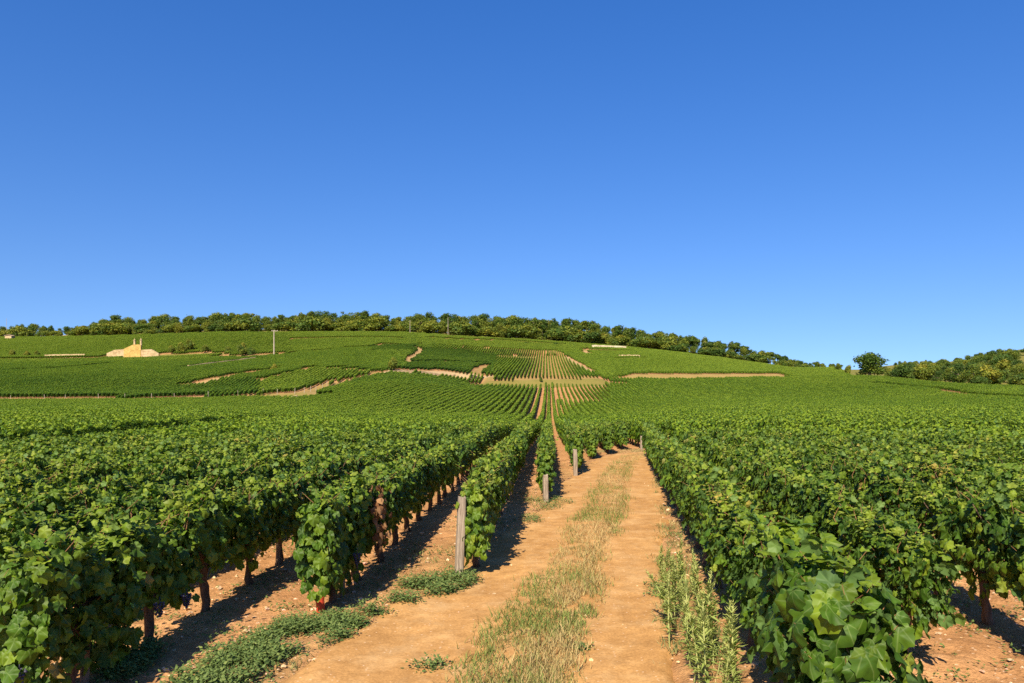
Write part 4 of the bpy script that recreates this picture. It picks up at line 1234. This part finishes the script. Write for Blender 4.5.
def along(n, smin, smax, ymin, ymax, pw=1.5):
    """random points beside the track's centre line, more near the camera"""
    k = np.where((TC[:, 1] > ymin) & (TC[:, 1] < ymax) & (TC[:, 0] < 9))[0]
    p = (1 / np.maximum(TC[k, 1], 4)) ** pw; p /= p.sum()
    j = rng.choice(k, n, p=p); s = rng.uniform(smin, smax, n)
    q = TC[j] + TN[j] * s[:, None] + rng.normal(0, .05, (n, 2))
    return q[:, 0], q[:, 1], s, TC[j, 1]
X, Y, s, yy = along(70000, -.62, .62, 3.0, 28)
s = s - np.interp(yy, [4, 8, 12, 20], [.24, .24, .1, .0])
wgr = np.interp(yy, [4, 6, 9, 14, 27], [.36, .35, .31, .29, .30]) * (.82 + .6 * vnoise(Y * 1.6, 3.1 + 0 * Y, 41))
dens = vnoise(X * 2.6, Y * 2.6, 42) * .6 + vnoise(X * 7, Y * 7, 43) * .4
m = (np.abs(s + .03) < wgr * (.7 + .5 * rng.random(len(s)))) & (dens > .29)
X, Y, s = X[m], Y[m], s[m]
gn = vnoise(X * 1.6, Y * 1.2, 44) + rng.normal(0, .13, len(X)) + .18 * (np.abs(s) > .28)
straw = np.array([(.42, .32, .135)]) * rng.uniform(.65, 1.2, (len(X), 1)); green = np.array([(.15, .20, .045)]) * rng.uniform(.6, 1.35, (len(X), 1))
mixg = np.clip((gn - .40) * 4.5, 0, 1)[:, None]
blades("dry_grass", X, Y, rng.uniform(.035, .105, len(X)) * np.where(rng.random(len(X)) < .08, 1.5, 1), straw * (1 - mixg) + green * mixg, "dry straw and green grass strip down the middle of the track", .45, 1.1)
# verges
Xa, Ya, sa, ya = along(20000, .95, 1.75, 5, 28, 1.2); ma = (sa > half_w(ya) - .08) & (vnoise(Xa * 3, Ya * 3, 51) > .40)
Xb, Yb, sb, yb = along(9000, -2.1, -1.0, 3, 28, 1.2); mb = (-sb > half_w(yb) + .02) & (vnoise(Xb * 2.2, Yb * 2.2, 52) > .62)
kk = 9000; Xc = rng.uniform(2.5, 6.6, kk); Yc = rng.uniform(28.3, 30.4, kk); mc = (track_dist(Xc, Yc) > 1.0) & (vnoise(Xc * 2, Yc * 2, 53) > .35)
X = np.concatenate([Xa[ma], Xb[mb], Xc[mc]]); Y = np.concatenate([Ya[ma], Yb[mb], Yc[mc]])
mixg = np.clip(vnoise(X * 2, Y * 2, 54) * 2 - .4 + rng.normal(0, .2, len(X)), 0, 1)[:, None]
mixg[len(Xa[ma]) + len(Xb[mb]):] *= .45
cc = np.array([(.45, .35, .15)]) * (1 - mixg) + np.array([(.12, .17, .05)]) * mixg
blades("verge_grass", X, Y, rng.uniform(.03, .11, len(X)), cc * rng.uniform(.7, 1.25, (len(X), 1)), "low tufty grass along the track's verges", .6, 1.3)

def weed_patch(P, seed, n, hgt):
    rs = np.random.default_rng(seed)
    k = len(P); j = rs.integers(0, k, n)
    q = P[j] + np.column_stack([rs.normal(0, .045, (n, 2)), np.zeros(n)])
    f = rs.random(n) ** 1.3
    q[:, 2] += .005 + f * hgt
    a = rs.uniform(0, 6.28, n)
    T = np.column_stack([np.cos(a), np.sin(a), rs.normal(.35, .35, n)]); N = np.column_stack([-np.cos(a) * .35, -np.sin(a) * .35, np.ones(n)]) + rs.normal(0, .25, (n, 3))
    VV, FF = leaf_cloud(q, T, N, rs.uniform(.016, .042, n), LEAF3_T * np.array([.62, 1, 1]), LEAF3_F)
    return VV, FF, np.clip(.3 + .35 * f + rs.normal(0, .13, n), .02, .98)
def gpt(px, py):
    Y = F_PX * CAM_H / (py - HY); return (px - CX) / F_PX * Y, Y
def clump(poly_px, n, hgt, label, seed, name="weed_clump"):
    W = np.array([gpt(*q) for q in poly_px]); lo, hi = W.min(0), W.max(0); rs = np.random.default_rng(seed)
    c = W.mean(0); zc = gz(*c); m = 900
    Q = np.column_stack([rs.uniform(lo[0], hi[0], m), rs.uniform(lo[1], hi[1], m)])
    Q = Q[poly_has(Q[:, 0], Q[:, 1], W)]
    Q = Q[vnoise(Q[:, 0] * 5, Q[:, 1] * 5, seed) > (.0 if n < 600 else .44)]
    P = np.column_stack([Q - c, ground_z(Q[:, 0], Q[:, 1]) - zc])
    VV, FF, V = weed_patch(P, seed, n, hgt)
    tag(link(name, mesh_from(name, VV, [FF], [M_WEED], attrs={"v": np.repeat(V, 4)}), None, (*c, zc)), label, "weed")
clump([(384, 606), (398, 596), (400, 585), (430, 576), (452, 572), (480, 580), (462, 590), (440, 598), (420, 606), (400, 617), (386, 620)], 5200, .10, "dense green weed clump below the tall weathered post", 61)
clump([(250, 640), (290, 622), (330, 618), (372, 608), (392, 618), (380, 634), (345, 640), (300, 655), (250, 668)], 6500, .09, "broad weed mat between the red guard and the track", 62)
clump([(170, 683), (215, 655), (262, 640), (290, 655), (265, 672), (240, 690), (180, 700)], 5200, .09, "weed mat at the bottom edge left of the track", 63)
clump([(90, 690), (110, 668), (150, 645), (168, 648), (140, 672), (120, 692)], 2200, .09, "shaded weeds under the front left vine row", 64)
clump([(527, 500), (552, 498), (574, 503), (560, 508), (540, 512), (520, 508)], 1500, .08, "thin weeds around the foot of the short weathered post", 65)
clump([(415, 666), (440, 662), (452, 667), (436, 671), (418, 671)], 260, .05, "tiny dark weed alone on the left wheel rut", 66)
clump([(524, 517), (538, 516), (540, 523), (526, 524)], 420, .07, "small weed tuft between the short post and the left rut", 67)
clump([(648, 585), (668, 582), (670, 596), (652, 600)], 420, .05, "small bluish weed on the right rut's outer edge", 68)
clump([(572, 646), (583, 645), (583, 652), (573, 652)], 160, .03, "tiny rosette weed right of the grass strip", 69)
# scattered sprouts between rows
n = 30000
X = rng.uniform(-5.5, .5, n); Y = rng.uniform(3.5, 16, n)
m = (track_dist(X, Y) > half_w(Y) + .1) & (vnoise(X * 2.4, Y * 2.4, 71) * .6 + vnoise(X * 7, Y * 7, 72) * .4 > .62)
X, Y = X[m], Y[m]
Xr = rng.uniform(1.6, 6, 9000); Yr = rng.uniform(3.5, 12, 9000); m = (track_dist(Xr, Yr) > half_w(Yr) + .02) & (vnoise(Xr * 3, Yr * 3, 73) > .5)
X = np.concatenate([X, Xr[m]]); Y = np.concatenate([Y, Yr[m]])
VV, FF, V = weed_patch(np.column_stack([X, Y, ground_z(X, Y) - .005]), 74, int(len(X) * 1.5), .045)
tag(link("ground_sprouts", mesh_from("ground_sprouts", VV, [FF], [M_WEED], attrs={"v": np.repeat(V, 4)})), "sparse low green sprouts on the soil between the rows", "weeds", kind="stuff")

# stones
def stones(name, X, Y, S, label):
    n = len(X)
    base = np.array([(1, 0, 0), (-1, 0, 0), (0, 1, 0), (0, -1, 0), (0, 0, .7), (0, 0, -.7), (.6, .6, .35), (-.6, -.6, .35), (.6, -.6, .3), (-.6, .6, .3)])
    tri = np.array([(4, 0, 6), (4, 6, 2), (4, 2, 9), (4, 9, 1), (4, 1, 7), (4, 7, 3), (4, 3, 8), (4, 8, 0), (0, 5, 6), (6, 5, 2), (2, 5, 9), (9, 5, 1), (1, 5, 7), (7, 5, 3), (3, 5, 8), (8, 5, 0)])
    a = rng.uniform(0, 6.28, n); ca, sa = np.cos(a), np.sin(a)
    V = base[None] * (1 + rng.normal(0, .18, (n, 10, 3))) * (S[:, None, None] * rng.uniform(.6, 1.2, (n, 1, 3)))
    x = V[..., 0] * ca[:, None] - V[..., 1] * sa[:, None]; y = V[..., 0] * sa[:, None] + V[..., 1] * ca[:, None]
    z = V[..., 2] + (ground_z(X, Y) + S * .15)[:, None]
    VV = np.stack([x + X[:, None], y + Y[:, None], z], -1).reshape(-1, 3)
    FF = (tri[None] + (np.arange(n) * 10)[:, None, None]).reshape(-1, 3)
    c = np.array([(.58, .40, .24)]) * rng.uniform(.65, 1.25, (n, 1)) * (1 + rng.normal(0, .05, (n, 3)))
    tag(link(name, mesh_from(name, VV, [FF], [M_STONE_BIT], cols=np.repeat(c, 10, 0))), label, "stones", kind="stuff")
n = 9000
X = rng.uniform(-7, 5.5, n); Y = 3.5 + 16 * rng.random(n) ** 1.6
td_ = track_dist(X, Y); m = (td_ > half_w(Y) - .1) | (rng.random(n) < .16)
X, Y, td_ = X[m], Y[m], td_[m]
S = np.where(td_ > half_w(Y), rng.gamma(2.0, .0062, len(X)), rng.gamma(2, .004, len(X)))
stones("field_stones", X, Y, np.clip(S, .004, .038), "pale limestone chips and clods scattered over the soil and track")

# tall pale weeds at the track's right edge
def tall_weed(seed, h):
    rs = np.random.default_rng(seed); sb = MB()
    bend = rs.normal(0, .06, 2); zz = np.linspace(-.02, h, 7)
    pts = np.column_stack([bend[0] * (zz / h) ** 2, bend[1] * (zz / h) ** 2, zz]); sb.tube(pts, np.linspace(.007, .003, 7), 6)
    n = int(120 * h / .6); t = .08 + .92 * rs.random(n) ** .75; a = rs.uniform(0, 6.28, n)
    P = np.column_stack([np.interp(t * h, zz, pts[:, 0]), np.interp(t * h, zz, pts[:, 1]), .04 + t * (h - .03)])
    up = .1 + 1.3 * t + rs.normal(0, .35, n); T = np.column_stack([np.cos(a), np.sin(a), up + rs.normal(0, .2, n)]); N = np.column_stack([-np.cos(a) * up, -np.sin(a) * up, np.ones(n)])
    S = np.interp(t, [0, .4, .8, 1], [.085, .095, .06, .02]) * rs.uniform(.7, 1.2, n)
    lt = LONG_T * np.array([1.35, 1, 1]); VV, FF = leaf_cloud(P, T, N, S, lt, LONG_F)
    return sb.mesh("stem", M_TALLWEED2, True), mesh_from("leaves", VV, [FF], [M_TALLWEED], attrs={"v": np.repeat(np.clip(.25 + .5 * t + rs.normal(0, .12, n), .02, .98), 4)})
M_TALLWEED2 = plain_mat("pale_weed_stem", (.30, .32, .11), .7, .2, 20)
TW = [tall_weed(80 + i, .58) for i in range(9)]
spots = []
for i in range(48):
    Y_ = 4.6 + 4.3 * (i / 48) + rng.uniform(-.1, .1)
    cx_ = X_R1 + S_R * Y_ - .44
    spots.append((cx_ + rng.uniform(-.24, .14), Y_))
spots.sort(key=lambda q: q[1])
side = {}
for i, (x_, y_) in enumerate(spots):
    e = bpy.data.objects.new("tall_weed", None); COL.objects.link(e); e.location = (x_, y_, gz(x_, y_))
    h = float(np.interp(y_, [4.5, 6, 8, 9], [1.15, 1.0, .75, .5])) * rng.uniform(.55, 1.15); e.scale = (h * rng.uniform(.8, 1.2), h, h); e.rotation_euler = (rng.normal(0, .13), rng.normal(-.05, .13), rng.uniform(0, 6.28))
    ordn = ORD[i] if i < 25 else None
    tag(e, f"pale upright weed, {ORD[i]} from the bottom along the track's right edge" if i < 25 else "small pale weed at the far end of the weed line along the track's right edge", "weed", "tall weeds along the track's right edge")
    st, lv = TW[i % 9]
    link("stem", st, e); link("leaves", lv, e)
